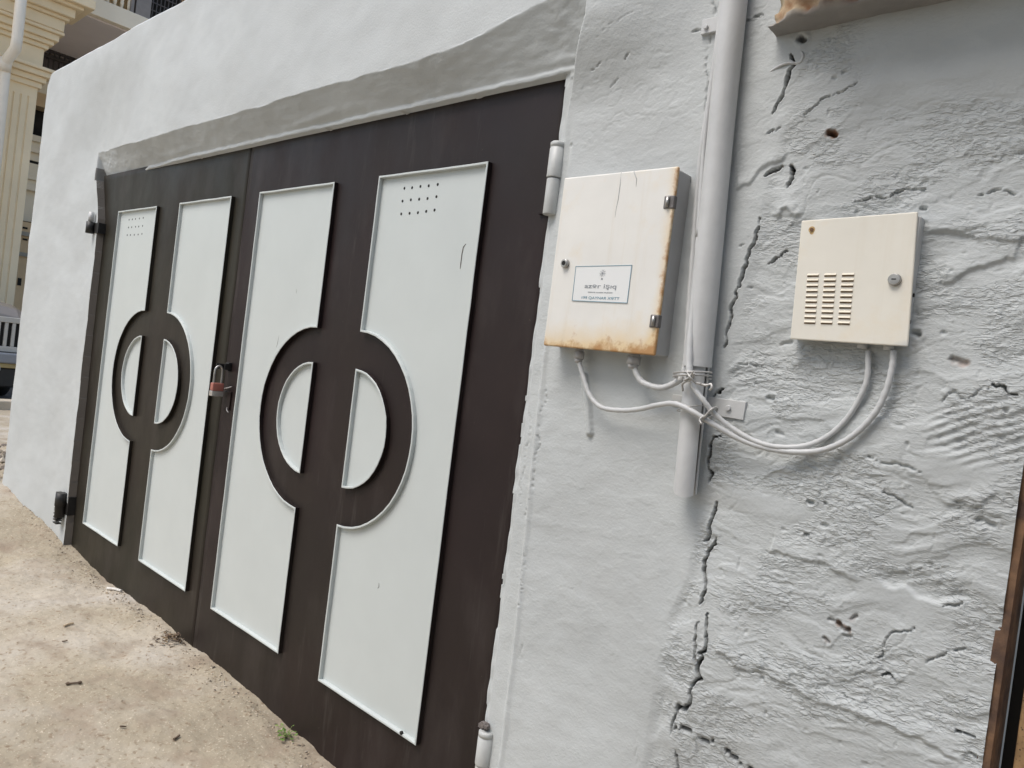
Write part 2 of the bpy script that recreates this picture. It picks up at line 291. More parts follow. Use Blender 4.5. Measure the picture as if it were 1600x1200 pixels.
CRACKS = [
 ([(3.3510, 1.9673), (3.3612, 1.9462), (3.3505, 1.9070), (3.3394, 1.8796), (3.3297, 1.8590)], .016, .0042),
 ([(3.3752, 1.7595), (3.3842, 1.7467), (3.3825, 1.7325), (3.3771, 1.7185)], .016, .0045),
 ([(3.3285, 1.7379), (3.3445, 1.7501), (3.3654, 1.7603)], .014, .0042),
 ([(3.3355, 1.6676), (3.3316, 1.6407), (3.3244, 1.6089), (3.3184, 1.5867), (3.3139, 1.5632), (3.3099, 1.5445), (3.3038, 1.5219), (3.2994, 1.4968), (3.2992, 1.4692), (3.2929, 1.4375), (3.2925, 1.4123)], .016, .0038),
 ([(3.3033, 1.3354), (3.2952, 1.3257), (3.2830, 1.3154)], .016, .0040),
 ([(3.3109, 1.2435), (3.2953, 1.2386), (3.2920, 1.2141), (3.2905, 1.1859), (3.2983, 1.1696), (3.2982, 1.1418)], .016, .0036),
 ([(3.3171, 1.1142), (3.3141, 1.0872), (3.3114, 1.0589), (3.3098, 1.0409), (3.3024, 1.0352)], .018, .0042),
 ([(3.3249, 1.0496), (3.3256, 1.0348), (3.3133, 1.0165), (3.3119, 0.9884), (3.3180, 0.9649), (3.3177, 0.9383), (3.3147, 0.9210), (3.3106, 0.9110)], .017, .0038),
 ([(3.3311, 0.9110), (3.3312, 0.8910), (3.3332, 0.8678), (3.3356, 0.8323), (3.3245, 0.8234), (3.3321, 0.8185), (3.3247, 0.8033), (3.3291, 0.7822), (3.3353, 0.7770), (3.3243, 0.7678), (3.3174, 0.7487), (3.3209, 0.7337), (3.3164, 0.7167), (3.2928, 0.7047), (3.2924, 0.6878), (3.2866, 0.6687), (3.2874, 0.6536)], .022, .0042),
 ([(3.3159, 0.8836), (3.3136, 0.8613), (3.3153, 0.8303), (3.3175, 0.7956)], .010, .0025),
 ([(3.2910, 0.6680), (3.3101, 0.6734), (3.3299, 0.6716)], .012, .003),
 ([(3.3316, 0.6597), (3.3632, 0.6671), (3.3868, 0.6687)], .010, .003),
 ([(3.3837, 0.6723), (3.4028, 0.6660), (3.4216, 0.6598), (3.4472, 0.6557), (3.4647, 0.6531)], .014, .004),
 ([(3.3025, 0.6191), (3.3076, 0.6035), (3.3114, 0.5873)], .012, .003),
 ([(3.4141, 1.8688), (3.4304, 1.8757), (3.4478, 1.8812), (3.4670, 1.8874), (3.4783, 1.8924)], .010, .0026),
 ([(3.4156, 1.8662), (3.3985, 1.8545), (3.3865, 1.8371)], .007, .0024),
 ([(3.3170, 1.8214), (3.3364, 1.8276), (3.3510, 1.8307)], .008, .0026),
 ([(3.2431, 2.0535), (3.2642, 2.0552), (3.2848, 2.0568)], .009, .0022),
 ([(3.3546, 1.5743), (3.3764, 1.5875), (3.3964, 1.6017)], .014, .0036),
 ([(3.4959, 1.6796), (3.5189, 1.6840), (3.5498, 1.6866), (3.5728, 1.6972), (3.5962, 1.6988), (3.6194, 1.6983)], .007, .0034),
 ([(3.6854, 1.6825), (3.7073, 1.6893), (3.7283, 1.6849), (3.7454, 1.6808)], .007, .003),
 ([(3.7133, 1.0342), (3.7354, 1.0430), (3.7446, 1.0540)], .006, .002),
 ([(3.6046, 0.9066), (3.6268, 0.9167), (3.6410, 0.9304), (3.6403, 0.9516), (3.6447, 0.9638), (3.6626, 0.9762), (3.6817, 0.9909)], .007, .0026),
 ([(3.6455, 0.8945), (3.6466, 0.9013), (3.6559, 0.9058), (3.6643, 0.9005)], .013, .003),
 ([(3.7028, 0.9408), (3.7074, 0.9477), (3.7207, 0.9586), (3.7436, 0.9748), (3.7531, 0.9832)], .006, .0028),
 ([(3.7510, 0.8552), (3.7633, 0.8544), (3.7736, 0.8548), (3.7851, 0.8587)], .014, .0035),
 ([(3.7383, 1.3903), (3.7465, 1.3852), (3.7562, 1.3883), (3.7644, 1.3753), (3.7766, 1.3767)], .012, .0032),
 ([(3.5765, 1.2480), (3.5933, 1.2444), (3.6127, 1.2424), (3.6372, 1.2425), (3.6607, 1.2373)], .005, .003),
 ([(3.6031, 1.1994), (3.6240, 1.1918), (3.6429, 1.1809), (3.6590, 1.1749)], .006, .0028),
 ([(3.6738, 1.3513), (3.6824, 1.3637), (3.6923, 1.3721), (3.7024, 1.3620), (3.7185, 1.3679), (3.7384, 1.3823)], .005, .0028),
 ([(3.5776, 0.8479), (3.5976, 0.8402), (3.6277, 0.8456)], .004, .003),
 ([(3.3144, 1.3703), (3.3257, 1.3838), (3.3459, 1.3880), (3.3769, 1.3835)], .005, .002),
 ([(2.9049, 2.0789), (2.9315, 2.0895), (2.9595, 2.0980), (2.9974, 2.1140)], .0022, .0022),
 ([(2.9769, 2.0177), (2.9838, 2.0278), (2.9928, 2.0346)], .006, .0028),
 ([(2.8849, 2.0106), (2.9021, 2.0165), (2.9202, 2.0264)], .005, .0026),
 ([(3.1331, 2.0535), (3.1535, 2.0545), (3.1750, 2.0552)], .006, .0022),
 ([(2.9333, 1.9647), (2.9489, 1.9767), (2.9678, 1.9879)], .003, .002),
 ([(3.1728, 2.1210), (3.1755, 2.0421), (3.1781, 1.9632), (3.1837, 1.8839)], .004, .003),
 ([(2.8617, 1.2973), (2.8571, 1.2058), (2.8602, 1.1152), (2.8595, 1.0238)], .0035, .0028),
 ([(2.8532, 1.0377), (2.8588, 0.9321), (2.8619, 0.8413), (2.8703, 0.7675)], .003, .0022),
 ([(2.8089, 1.2299), (2.8161, 1.1383), (2.8182, 1.0769), (2.8228, 1.0006)], .0025, .003),
 ([(2.8913, 0.6907), (2.8873, 0.6666), (2.8816, 0.6524)], .005, .003),
 ([(2.8883, 0.6609), (2.9085, 0.6590), (2.9243, 0.6587)], .004, .0025),
 ([(3.2316, 0.5506), (3.2136, 0.6090), (3.2039, 0.6316)], .002, .0022),
]
for k_, (pts, dp, wd) in enumerate(CRACKS): carve(pts, dp*(1.1 if k_ < 14 else .75), wd*(.58 if k_ < 14 else .42))
# chips
for (px, dp, rr, br) in [([(3.4426, 1.8091), (3.4509, 1.8058)], .022, .0065, 1), ([(3.5653, 0.9594), (3.5829, 0.9541)], .014, .005, .7), ([(3.5467, 0.9275), (3.5549, 0.9235)], .009, .004, .3), ([(3.5499, 0.9612), (3.5585, 0.9617)], .008, .003, .2), ([(3.5848, 0.9724), (3.5922, 0.9792)], .008, .003, .3), ([(3.5759, 0.9429), (3.5883, 0.9448)], .006, .003, .2),
    ([(3.4892, 1.1523), (3.4961, 1.1515)], .010, .0042, 0), ([(3.5166, 1.1570), (3.5180, 1.1550)], .008, .003, 0), ([(3.4912, 1.0939), (3.4947, 1.0936)], .009, .003, 0), ([(3.3921, 1.3271), (3.3997, 1.3256)], .010, .0055, 0),
    ([(3.4165, 1.2645), (3.4276, 1.2626)], .006, .004, 0), ([(3.5185, 1.1176), (3.5241, 1.1167)], .006, .004, 0), ([(3.4533, 1.9160), (3.4589, 1.9162)], .006, .004, 0), ([(3.4351, 1.9098), (3.4399, 1.9079)], .006, .004, 0),
    ([(3.6904, 1.7148), (3.7381, 1.7437)], .004, .010, 0), ([(3.4019, 1.4264), (3.4192, 1.4324)], .006, .004, 0), ([(3.6080, 1.6660), (3.6140, 1.6647)], .010, .004, 0), ([(3.6217, 1.4612), (3.6298, 1.4575)], .012, .006, 0),
    ([(3.7495, 1.1799), (3.7677, 1.1762)], .008, .0065, 0), ([(3.3009, 1.6093), (3.3071, 1.6117)], .006, .003, 0), ([(3.3263, 1.5299), (3.3314, 1.5300)], .006, .003, 0), ([(3.6826, 1.4226), (3.7012, 1.4170)], .008, .006, .5),
    ([(3.8001, 0.8730), (3.8089, 0.8688)], .006, .004, 0), ([(3.7783, 0.8299), (3.7855, 0.8271)], .010, .004, 0), ([(3.3654, 1.9958), (3.3710, 1.9899)], .020, .007, 0), ([(2.8444, 1.8554), (2.8449, 1.8523)], .004, .004, 0)]:
    carve(px, dp*.6, rr*.7, jit=.004, sh=1.0, var=False)
    r = seg_field(px, rr*3)
    if r is not None and br: brick[r[0]] = np.maximum(brick[r[0]], br*(1-ss(r[1]+.004*noise(X[r[0]]*120, Z[r[0]]*120, 8), rr*.55, rr*1.5)))
# raised ridges and steps
for pts, st, wd, fd in [
 ([(3.4276, 0.8333), (3.4828, 0.8277), (3.5263, 0.8213), (3.5895, 0.8216), (3.6430, 0.8205), (3.6817, 0.8229), (3.7359, 0.8183), (3.7809, 0.8081)], .006, .004, .035),
 ([(3.6137, 1.0512), (3.6427, 1.0423), (3.6811, 1.0410), (3.7108, 1.0396), (3.7688, 1.0533)], -.007, .004, .03),
 ([(3.4282, 1.0535), (3.4486, 1.0540), (3.4701, 1.0526), (3.5377, 1.0545), (3.6024, 1.0447)], .005, .003, .03),
 ([(3.5047, 1.1373), (3.5349, 1.2431), (3.5788, 1.2462)], .003, .003, .02),
 ([(3.3666, 1.6601), (3.3744, 1.6754), (3.3936, 1.6673), (3.4143, 1.6640)], .007, .003, .014),
 ([(3.6423, 1.5488), (3.6906, 1.5648), (3.7238, 1.5780), (3.7569, 1.5818)], .006, .003, .03),
 ([(3.6193, 1.6208), (3.6656, 1.6238), (3.7069, 1.6125), (3.7550, 1.5976)], .005, .003, .03),
 ([(3.2720, 1.7209), (3.3036, 1.7311), (3.3377, 1.7628), (3.3717, 1.7862)], .005, .003, .02),
 ([(3.7003, 1.1861), (3.7162, 1.2029), (3.7343, 1.1986), (3.7543, 1.2110), (3.7769, 1.2325)], .006, .003, .022),
 ([(3.3490, 0.8420), (3.4037, 0.8245), (3.4526, 0.8305)], .005, .003, .03)]:
    ledge(pts, st*.75, wd, 1, fd)
# capped pipe buried under the paint, left of the conduit
r = seg_field([(2.9699, 1.3233), (2.9893, 1.2677), (3.0047, 1.2037)], .03); H[r[0]] += .010*np.sqrt(np.clip(1-(r[1]/.009)**2, 0, 1))
# lintel soffit above the gate, slanting up and out, with the rough lip above the gate top
zl = 2.170 - .51*hx + .066*ss(X, 2.25, 2.87)**1.6 + .005*noise(X*.9, X*0, 12) + .0012*noise(X*9, X*0+.5, 14)
inx = ss(X, -.316, -.304)*(1-ss(X, ra-.004, ra+.002))
prof = .006 + (hx-.006)*((Z-2.050)/(zl-2.050)).clip(0,1) - .036*(1-ss(X, -.1, .8))*(1-((Z-2.050)/(zl-2.050)).clip(0,1))
lip = .005*np.exp(-((Z-2.040-.004*noise(X*8, X*0+.2, 33))/.007)**2)*(.7+.5*noise(X*25, X*0, 35)) + .004*np.exp(-((Z-2.062-.012*noise(X*2, X*0+.7, 37))/.012)**2)*ss(noise(X*1.7+.4, X*0+3.1, 38), -.1, .3)
low = Z < zl
H = np.where(low & (Z > 2.02) & (X > -.40), H*(1-inx) + inx*(prof+lip+fbm(X*11, Z*20, 39, 3)*.003 + fbm(X*40, Z*50, 40, 3)*.0008), H)
# gate opening
jl = np.interp(Z, [.15,1.82,2.035], [-.165,-.212,-.300]); jr = 2.789+.0025*noise(Z*4, Z*0, 23)+.0006*noise(Z*30, Z*0, 24)
op = (Z < 2.033+.002*noise(X*20, X*0, 25))
H = np.where(op & (X > -.34) & (X < jr) & (X > jl), -.05, H); crk_and_shade = np.where(op & (X > -.34) & (X < jr) & (X > jl-.0035) & (X < .5), 1., crk_and_shade)  # opening and left jamb coloured dark to stand for recess shadow
H = np.where((Z < 2.036) & (X >= jr) & (X < ra), np.minimum(H, .004+.016*ss(X, 2.80, 2.83)+.004*noise(X*40, Z*22, 26)+.03*ss(Z,2.03,2.12)), H)
crk_and_shade = np.maximum(crk_and_shade, .75*(X > -.320)*(X < -.299)*(Z > 2.02)*(Z < 2.085))  # shadow painted on the lintel's left corner facet
# softened free edges and a bulging foot
H -= .05*(1-ss(X, XL-.012, XL+.032))**2 + .035*(1-np.sqrt(np.clip((ZT-Z)/.03, 0, 1)))
H -= .03*ss((XL+.16-X)+(Z-ZT+.02)*1.4, .06, .2)*0
# chamfered top left corner
ZZ = np.minimum(Z, ZT - .10*(1-ss(X, XL, XL+.12)) + .010*noise(X*3, X*0, 77) + .003*noise(X*19, X*0, 78))
xi = .5*(xs[1:]+xs[:-1]); zi = .5*(zs[1:]+zs[:-1]); XI, ZI = np.meshgrid(xi, zi)
keep = ~((XI > -.10) & (XI < 2.74) & (ZI < 2.0))
wl = thing('plaster_wall', 'long grey painted wall around the brown gate, cracked and rough at right', 'wall', (1.3,0,.1))
wo = grid_mesh('plaster_face', xs, zs, X, -H, ZZ, keep); wo.data.materials.append(PLASTER); set_attr(wo, 'brick', brick.ravel()); set_attr(wo, 'crack_and_shade', crk_and_shade.ravel()); set_attr(wo, 'rough', (rg*(.25+.75*gr)+.10*pil).ravel())
wo.parent = wl; wo.matrix_parent_inverse = wmat(wl).inverted()
# the wall's body: left end, top and the piers behind the face
nxs, nzs = len(xs), len(zs); mb = MB()
ye = -H[:,0]; col0 = [(XL, float(ye[k]), float(ZZ[k,0])) for k in range(0, nzs, 4)] + [(XL, float(ye[-1]), float(ZZ[-1,0]))]
mb.add(col0 + [(x+.01, .24, z) for x, y, z in col0], [(i, i+1, len(col0)+i+1, len(col0)+i) for i in range(len(col0)-1)], 0, True)
row = [(float(xs[k]), float(-H[-1,k]), float(ZZ[-1,k])) for k in range(nxs)]
mb.add(row + [(x, .24, z-.01) for x, y, z in row], [(i, i+1, nxs+i+1, nxs+i) for i in range(nxs-1)], 0, True)
mb.box(XL+.01, -.34, .10, .24, -.2, ZT-.12); mb.box(-.34, 2.84, .10, .24, 2.05, ZT-.12); mb.box(2.84, XR-.012, .075, .24, -.2, ZT-.12)
mb.box(XR-.012, XR-.001, .012, .24, -.2, ZT-.12)
mb.build('wall_body', PLASTER, wl, fix=False)

# ---------------------------------------------------------------- gate leaves
def offset(poly, d):
    n = len(poly); out = []
    for i in range(n):
        a, b, c = Vector(poly[i-1]), Vector(poly[i]), Vector(poly[(i+1)%n])
        e1 = (b-a).normalized(); e2 = (c-b).normalized(); n1 = Vector((-e1.y, e1.x)); n2 = Vector((-e2.y, e2.x))
        m = (n1+n2); m = m.normalized()/max(.35, m.normalized().dot(n1)); out.append(tuple(b+m*d))
    return out
CZ, RO, RI, ZB, ZTP = 1.080, .296, .183, .30, 1.85
def strip_poly(x0, x1, side):   # side 1: the bite is on the right edge, -1: on the left
    arc = [(math.sin(a)*RO, math.cos(a)*RO) for a in np.linspace(0, math.pi, 25)]
    if side > 0:
        p = [(x0,ZB),(x1,ZB)] + [(x1-sx, CZ-cz) for sx, cz in arc] + [(x1,ZTP),(x0,ZTP)]
    else:
        p = [(x0,ZB),(x1,ZB),(x1,ZTP),(x0,ZTP)] + [(x0+sx, CZ+cz) for sx, cz in arc]
    return p
def half_poly(x, side):
    arc = [(math.sin(a)*RI, math.cos(a)*RI) for a in np.linspace(0, math.pi, 21)]
    if side > 0: return [(x-sx, CZ+cz) for sx, cz in arc]            # bulges left, straight edge on the right
    return [(x+sx, CZ-cz) for sx, cz in arc]
YS = .016   # sheet face
def dense(poly, st=.06):
    out = []
    for i, a in enumerate(poly):
        b = poly[(i+1) % len(poly)]; n = max(1, int(math.hypot(b[0]-a[0], b[1]-a[1])/st))
        out += [(a[0]+(b[0]-a[0])*k/n, a[1]+(b[1]-a[1])*k/n) for k in range(n)]
    return out
rnd = random.Random(4)
def panel(name, poly, parent, label=None):
    mb = MB(); n = len(poly); mb.add([(x,YS-.003,z) for x,z in offset(poly, .003)], [list(range(n))], 0)
    o = mb.build(name, PANEL, parent, fix=False)
    if o.data.polygons[0].normal.y > 0: o.data.flip_normals()
    if label: o['label'] = label
    rim = MB(); P = dense(poly); n = len(P); P = [(x+rnd.uniform(-.0007,.0007), z+rnd.uniform(-.0007,.0007)) for x, z in P]
    inn = offset(P, .0065); yf = .0
    vs = [(x,YS+.001,z) for x,z in P]+[(x,yf+.0012,z) for x,z in P]+[(x,yf,z) for x,z in offset(P,.0012)]+[(x,yf,z) for x,z in offset(P,.0054)]+[(x,yf+.0012,z) for x,z in inn]+[(x,YS-.002,z) for x,z in inn]
    for lv in range(5):
        rim.add([vs[lv*n+i] for i in range(n)]+[vs[(lv+1)*n+i] for i in range(n)], [(i,(i+1)%n,n+(i+1)%n,n+i) for i in range(n)], 1 if lv == 0 else 0, False)
    rim.build('rim', [PANEL, DARK], o)
    return o
def leaf(name, label, x0, x1, u, mirror):
    t = thing(name, label, 'gate', ((x0+x1)/2, 0, .1), 'the two leaves of the brown double gate')
    zb = lambda x: .125-.022*(x+.2)
    nx, nz = 60, 80; XX, VV = np.meshgrid(np.linspace(x0, x1, nx), np.linspace(0, 1, nz)); ZZ_ = (zb(XX)-.06) + (2.052-zb(XX)+.06)*VV
    YY = YS + .0016*noise(XX*3, ZZ_*2, 7)+.0008*noise(XX*8, ZZ_*7, 8)
    edge = np.minimum(ss(XX, x0, x0+.02), 1-ss(XX, x1-.02, x1)); 
    s = grid_mesh('sheet', range(nx), range(nz), XX, YY, ZZ_); s.data.materials.append(DARK); s.modifiers.new('thick', 'SOLIDIFY').thickness = .003; s.modifiers['thick'].offset = -1; s.parent = t; s.matrix_parent_inverse = wmat(t).inverted()
    for fx in (x0+.004, x1-.045):
        fr = MB(); fr.box(fx, fx+.041, YS+.012, .06, .16, 2.04); fr.build('stile', DARK, t)
    panel('panel', strip_poly(u[0], u[1], 1), t); panel('panel', half_poly(u[1], 1), t)
    panel('panel', half_poly(u[2], -1), t); panel('panel', strip_poly(u[2], u[3], -1), t)
    return t
G1 = leaf('gate_leaf', 'far left gate leaf, brown with olive reflected light painted in, pale strips and a ring, beside the wall end', -.295, 1.2450, (0,.458,.696,1.159), 0)
G2 = leaf('gate_leaf', 'near right gate leaf, purplish brown, pale strips and a ring, nearest the meter boxes', 1.2462, 2.7850, (1.375,1.856,2.091,2.556), 0)
DARK2 = gate_paint('brown_paint_olive_reflection', (.026,.023,.016), (.024,.0175,.0145))  # same gate paint, with olive light reflections put into its colour
for ch in G1.children:
    if ch.name.startswith(('sheet','stile')): ch.data.materials[0] = DARK2
    for gc in ch.children:
        if gc.name.startswith('rim'): gc.data.materials[1] = DARK2
def holes(parent, pts):
    mb = MB()
    for x, z in pts: mb.tube([(x,YS-.0034,z),(x,YS-.0002,z)], .0044, 10)
    mb.build('vent_holes', BLACK, parent)
pa = [c for c in G1.children if c.name.startswith('panel')][0]; pd = [c for c in G2.children if c.name.startswith('panel')][-1]
holes(pd, [(2.2049, 1.8079), (2.2401, 1.8072), (2.2772, 1.8082), (2.3137, 1.8074), (2.3518, 1.8082), (2.2032, 1.7703), (2.2411, 1.7717), (2.2785, 1.7713), (2.3150, 1.7709), (2.3527, 1.7739), (2.2046, 1.7325), (2.2428, 1.7325), (2.2802, 1.7325), (2.3163, 1.7344), (2.3516, 1.7362)])
holes(pa, [(0.1157, 1.8056), (0.1553, 1.8058), (0.1942, 1.8062), (0.2402, 1.8063), (0.2852, 1.8073), (0.1189, 1.7684), (0.1586, 1.7682), (0.2053, 1.7683), (0.2437, 1.7681), (0.2887, 1.7694), (0.1139, 1.7314), (0.1539, 1.7308), (0.2011, 1.7300), (0.2471, 1.7305), (0.2920, 1.7321)])
# scratches in the paint: thin gouged strokes
def scratch(parent, pts, r=.0011, m=None):
    mb = MB(); mb.tube([(x,YS-.0032,z) for x, z in pts], [r*.5]+[r]*(len(pts)-2)+[r*.4], 6); return mb.build('scratch', m or BLACK, parent)
SCR = mat('scratch_grey', (.16,.15,.14), .7, var=.1)
scratch(pd, [(2.4968, 1.6376), (2.4884, 1.6291), (2.4865, 1.6119), (2.4864, 1.5842), (2.4864, 1.5704)], .0016, SCR)
scratch(pd, [(2.3095, 0.6636), (2.3116, 0.6530), (2.3066, 0.6479)], .0011, SCR)
pc = [c for c in G2.children if c.name.startswith('panel')][0]
scratch(pc, [(1.6066, 1.3359), (1.6032, 1.3132), (1.5988, 1.2949)], .0009, mat('scratch_pale', (.36,.36,.35), .7)); scratch(pc, [(1.6860, 1.5012), (1.6854, 1.4859)], .0009, bpy.data.materials['scratch_pale'])
bt = MB(); bx, bz = [(2.4947, 0.3087)][0]; bt.tube([(bx,-.002,bz),(bx,.004,bz)], .005, 8); bt.build('drain_hole', BLACK, pd)
# hinges
HG = mat('hinge_grey_paint', (.50,.51,.495), .45, var=.08, vscale=30, bump=.0006, bscale=60)
def hinge(parent, x, y, z0, z1, r, m, split=.5, label=None):
    mb = MB(); zm = z0+(z1-z0)*split
    mb.tube([(x,y,z0),(x,y,z0+.003),(x,y,zm-.003),(x,y,zm-.001)], [r*.84,r*.9,r*.9,r*.86], 24)
    mb.tube([(x,y,zm+.001),(x,y,zm+.004),(x,y,z1-.016),(x,y,z1-.0155),(x,y,z1-.0125),(x,y,z1-.012),(x,y,z1-.003),(x,y,z1)], [r*.97,r,r,r*.95,r*.95,r,r,r*.82], 24)
    mb.box(x-.055, x-.006, YS-.008, YS+.001, z0+.01, z1-.02, 1)
    mb.box(x-.012, x+.008, y+.004, YS+.01, z0+.01, z1-.02, 1)
    o = mb.build('hinge', m, parent)
    if label: o['label'] = label
    return o
hinge(G2, 2.800, -.012, 1.695, 1.868, .0185, [HG, DARK])
hb = hinge(G2, 2.808, -.012, .285, .452, .0195, [HG, DARK])
cr_ = MB()
for k in range(16):
    a = rnd.uniform(0, 6.28); rr = rnd.uniform(0, .014); s = rnd.uniform(.003,.008); x, y, z = 2.803+rr*math.cos(a), -.012+rr*math.sin(a), .455+rnd.uniform(0,.012)
    cr_.box(x-s, x+s, y-s*.7, y+s*.7, z-s*.6, z+s*.6)
cr_.build('paint_crust', mat('flaky_crust', (.16,.14,.13), .9, var=.6, vscale=120), hb)
BLK = mat('black_paint', (.018,.017,.016), .5, var=.2)
lh = MB(); lh.tube([(-.262,-.035,1.742),(-.262,-.035,1.80)], .019, 16); lh.box(-.27,-.19,-.02,YS,1.745,1.797); lh.build('hinge', BLK, G1)
lh = MB(); lh.tube([(-.262,-.034,1.803),(-.262,-.034,1.850)], .013, 16); lh.build('hinge_barrel', GREYP, G1)
lh = MB(); lh.tube([(-.215,-.040,.285),(-.215,-.040,.345),(-.215,-.040,.346),(-.215,-.040,.410)], [.022,.024,.027,.026], 16); lh.box(-.235,-.165,-.02,YS,.302,.395)
for k in range(22): z = .25+rnd.uniform(0,.16); q = rnd.uniform(0,.012); lh.box(-.246-q,-.20,-.058+q*.5,-.03,z,z+.005)
lh.build('hinge', BLK, G1)
# hasp + padlock
hs = MB(); hx, hz = 1.262, 1.196
hs.box(hx+.004, hx+.03, .002, YS, hz-.016, hz+.016); hs.box(hx+.008, hx+.012, -.036, .004, hz-.010, hz+.010); hs.box(hx+.026, hx+.030, -.012, .004, hz-.012, hz+.012)
hs.build('hasp', BLK, G2, bevel=.0015)
pl_ = MB(); pl_.box(1.262, 1.318, YS-.006, YS+.002, 1.035, 1.105); o = pl_.build('lock_plate', DARK, G2, bevel=.002); o['label'] = 'small brown plate welded below the padlock'
pk = thing('padlock', 'small padlock with red band and steel shackle hanging on the gate seam', 'padlock', (1.248,-.035,1.09))
mb = MB(); mb.tube(bez([(1.248,-.052,1.12),(1.248,-.052,1.165),(1.248,-.049,1.183),(1.248,-.037,1.192),(1.248,-.025,1.183),(1.248,-.022,1.165),(1.248,-.022,1.12)], 6), .0042, 12); mb.build('shackle', METAL, pk)
mb = MB(); mb.box(1.237,1.259,-.059,-.015,1.098,1.128); mb.build('lock_body', mat('red_band', (.36,.13,.10), .4, var=.2), pk, bevel=.003)
mb = MB(); mb.box(1.236,1.260,-.060,-.014,1.078,1.0975); mb.build('lock_base', mat('zinc', (.5,.47,.44), .4, metal=.6, var=.1), pk, bevel=.002)
pk.location = pk.location + Vector((.028,.012,.004))
PDR = mat('pale_drip', (.34,.32,.31), .5); ww_ = MB(); ww_.tube(bez([(1.275,YS-.004,1.108),(1.29,-.002,1.114),(1.31,-.002,1.118),(1.335,.002,1.126)], 5), .0022, 6); ww_.build('weld_bead', PDR, G2); ww_ = MB(); ww_.tube(bez([(1.30,YS-.004,1.045),(1.315,.004,1.035),(1.33,.004,1.028)], 4), .002, 6); ww_.build('weld_bead', PDR, G2)

# ---------------------------------------------------------------- conduit, cables
cd = thing('conduit', 'thick grey vertical conduit pipe on the wall between the two meter boxes', 'pipe', (3.26,-.05,1.13))
px0, px1 = (3.266,-.048), (3.232,-.046)
def pole(z): t = (z-1.13)/(2.09-1.13); return Vector((px0[0]+(px1[0]-px0[0])*t, px0[1]+(px1[1]-px0[1])*t, z))
def pipe_wall(mb, z0, z1, r, thick=.002, n=36, gap=None, steps=24):
    R_ = [r, r-thick]; vs = []; zsx = np.linspace(z0, z1, steps)
    a0, a1 = (gap if gap else (0, 2*math.pi)); na = n
    for q in R_:
        for z in zsx:
            c = pole(z)
            for k in range(na+1):
                a = a0+(a1-a0)*k/na; e = .0007*math.sin(z*9+a*2)
                vs.append(c+Vector((math.cos(a)*(q+e), math.sin(a)*(q+e), (.004*math.sin(a*2+1) if z == z0 else 0))))
    m_ = na+1; S = steps*m_
    fs = [(i*m_+k, i*m_+k+1, (i+1)*m_+k+1, (i+1)*m_+k) for i in range(steps-1) for k in range(na)]
    fs += [(S+i*m_+k+1, S+i*m_+k, S+(i+1)*m_+k, S+(i+1)*m_+k+1) for i in range(steps-1) for k in range(na)]
    fs += [(k+1, k, S+k, S+k+1) for k in range(na)]
    fs += [(i*m_, (i+1)*m_, S+(i+1)*m_, S+i*m_) for i in range(steps-1)] + [((i+1)*m_+na, i*m_+na, S+i*m_+na, S+(i+1)*m_+na) for i in range(steps-1)]
    mb.add(vs, fs, 0, True)
mb = MB(); pipe_wall(mb, 1.122, 1.385, .0232, gap=(math.radians(0), math.radians(343))); mb.build('lower_pipe', GREYP, cd)
mb = MB(); pipe_wall(mb, 1.372, 2.95, .0262, steps=60)
mb.tube([pole(1.369), pole(1.378)], .0274, 32); mb.build('upper_pipe', GREYP, cd)
for ch in cd.children: e_ = ch.modifiers.new('edges', 'EDGE_SPLIT'); e_.split_angle = math.radians(45)
# drip of thick paint down the upper pipe
mb = MB(); mb.tube([pole(z)+Vector((-.021+.004*math.sin(z*13), -.014, 0)) for z in np.linspace(1.62, 2.6, 60)], [.0035+.0025*abs(math.sin(z*7)) for z in np.linspace(1.62,2.6,60)], 8); mb.build('paint_run', GREYP, cd)
mb = MB(); (cx0, cz0), = [(3.3221, 1.2978)]
mb.prism([(cx0-.075,cz0-.016),(cx0+.030,cz0-.019),(cx0+.031,cz0+.016),(cx0-.072,cz0+.017)], -.0215, -.006); mb.tube([(cx0-.002,-.026,cz0),(cx0-.002,-.018,cz0)], .0055, 8)
mb.box(cx0-.125, cx0-.075, -.0225, -.017, cz0-.012, cz0+.013)
mb.build('pipe_clamp', GREYP, cd, bevel=.001)
mb = MB(); (cx1, cz1), = [(3.1700, 2.0531)]; mb.box(cx1-.012, cx1+.06, -.030, -.022, cz1-.012, cz1+.018); mb.tube([(cx1,-.036,cz1),(cx1,-.026,cz1)], .005, 8); mb.build('pipe_clamp', GREYP, cd, bevel=.001)
def cable(name, label, pts, r, m=GREYP, smooth=8):
    mb = MB(); P = bez(pts, smooth); mb.tube(P, [r*(1+.06*math.sin(i*1.7)) for i in range(len(P))], 12)
    o = mb.build(name, m); return tag(o, label, 'cable', 'grey painted cables on the wall')
def onwall(px, y):   # px already in metres (x, z)
    return [(x, yy, z) for (x, z), yy in zip(px, y)]
CA = [(2.9830, 1.3452), (2.9904, 1.3207), (3.0136, 1.2842), (3.0474, 1.2635), (3.0997, 1.2635), (3.1485, 1.2725), (3.1973, 1.2864), (3.2394, 1.2930), (3.2797, 1.2820), (3.3198, 1.2631), (3.3608, 1.2453), (3.4052, 1.2360), (3.4523, 1.2358), (3.4993, 1.2448), (3.5363, 1.2651), (3.5647, 1.2931), (3.5863, 1.3278), (3.5972, 1.3659), (3.6003, 1.4027), (3.5990, 1.4287)]
cable('cable', 'long cable sagging from the large box across the conduit to the small box', [([(2.9700, 1.3676)][0][0], -.05, 1.358)] + onwall(CA[1:], [-.05,-.05,-.05,-.052,-.058,-.07,-.08,-.079,-.066,-.050,-.042,-.035,-.031,-.030,-.030,-.031,-.031,-.030,-.030]), .0052)
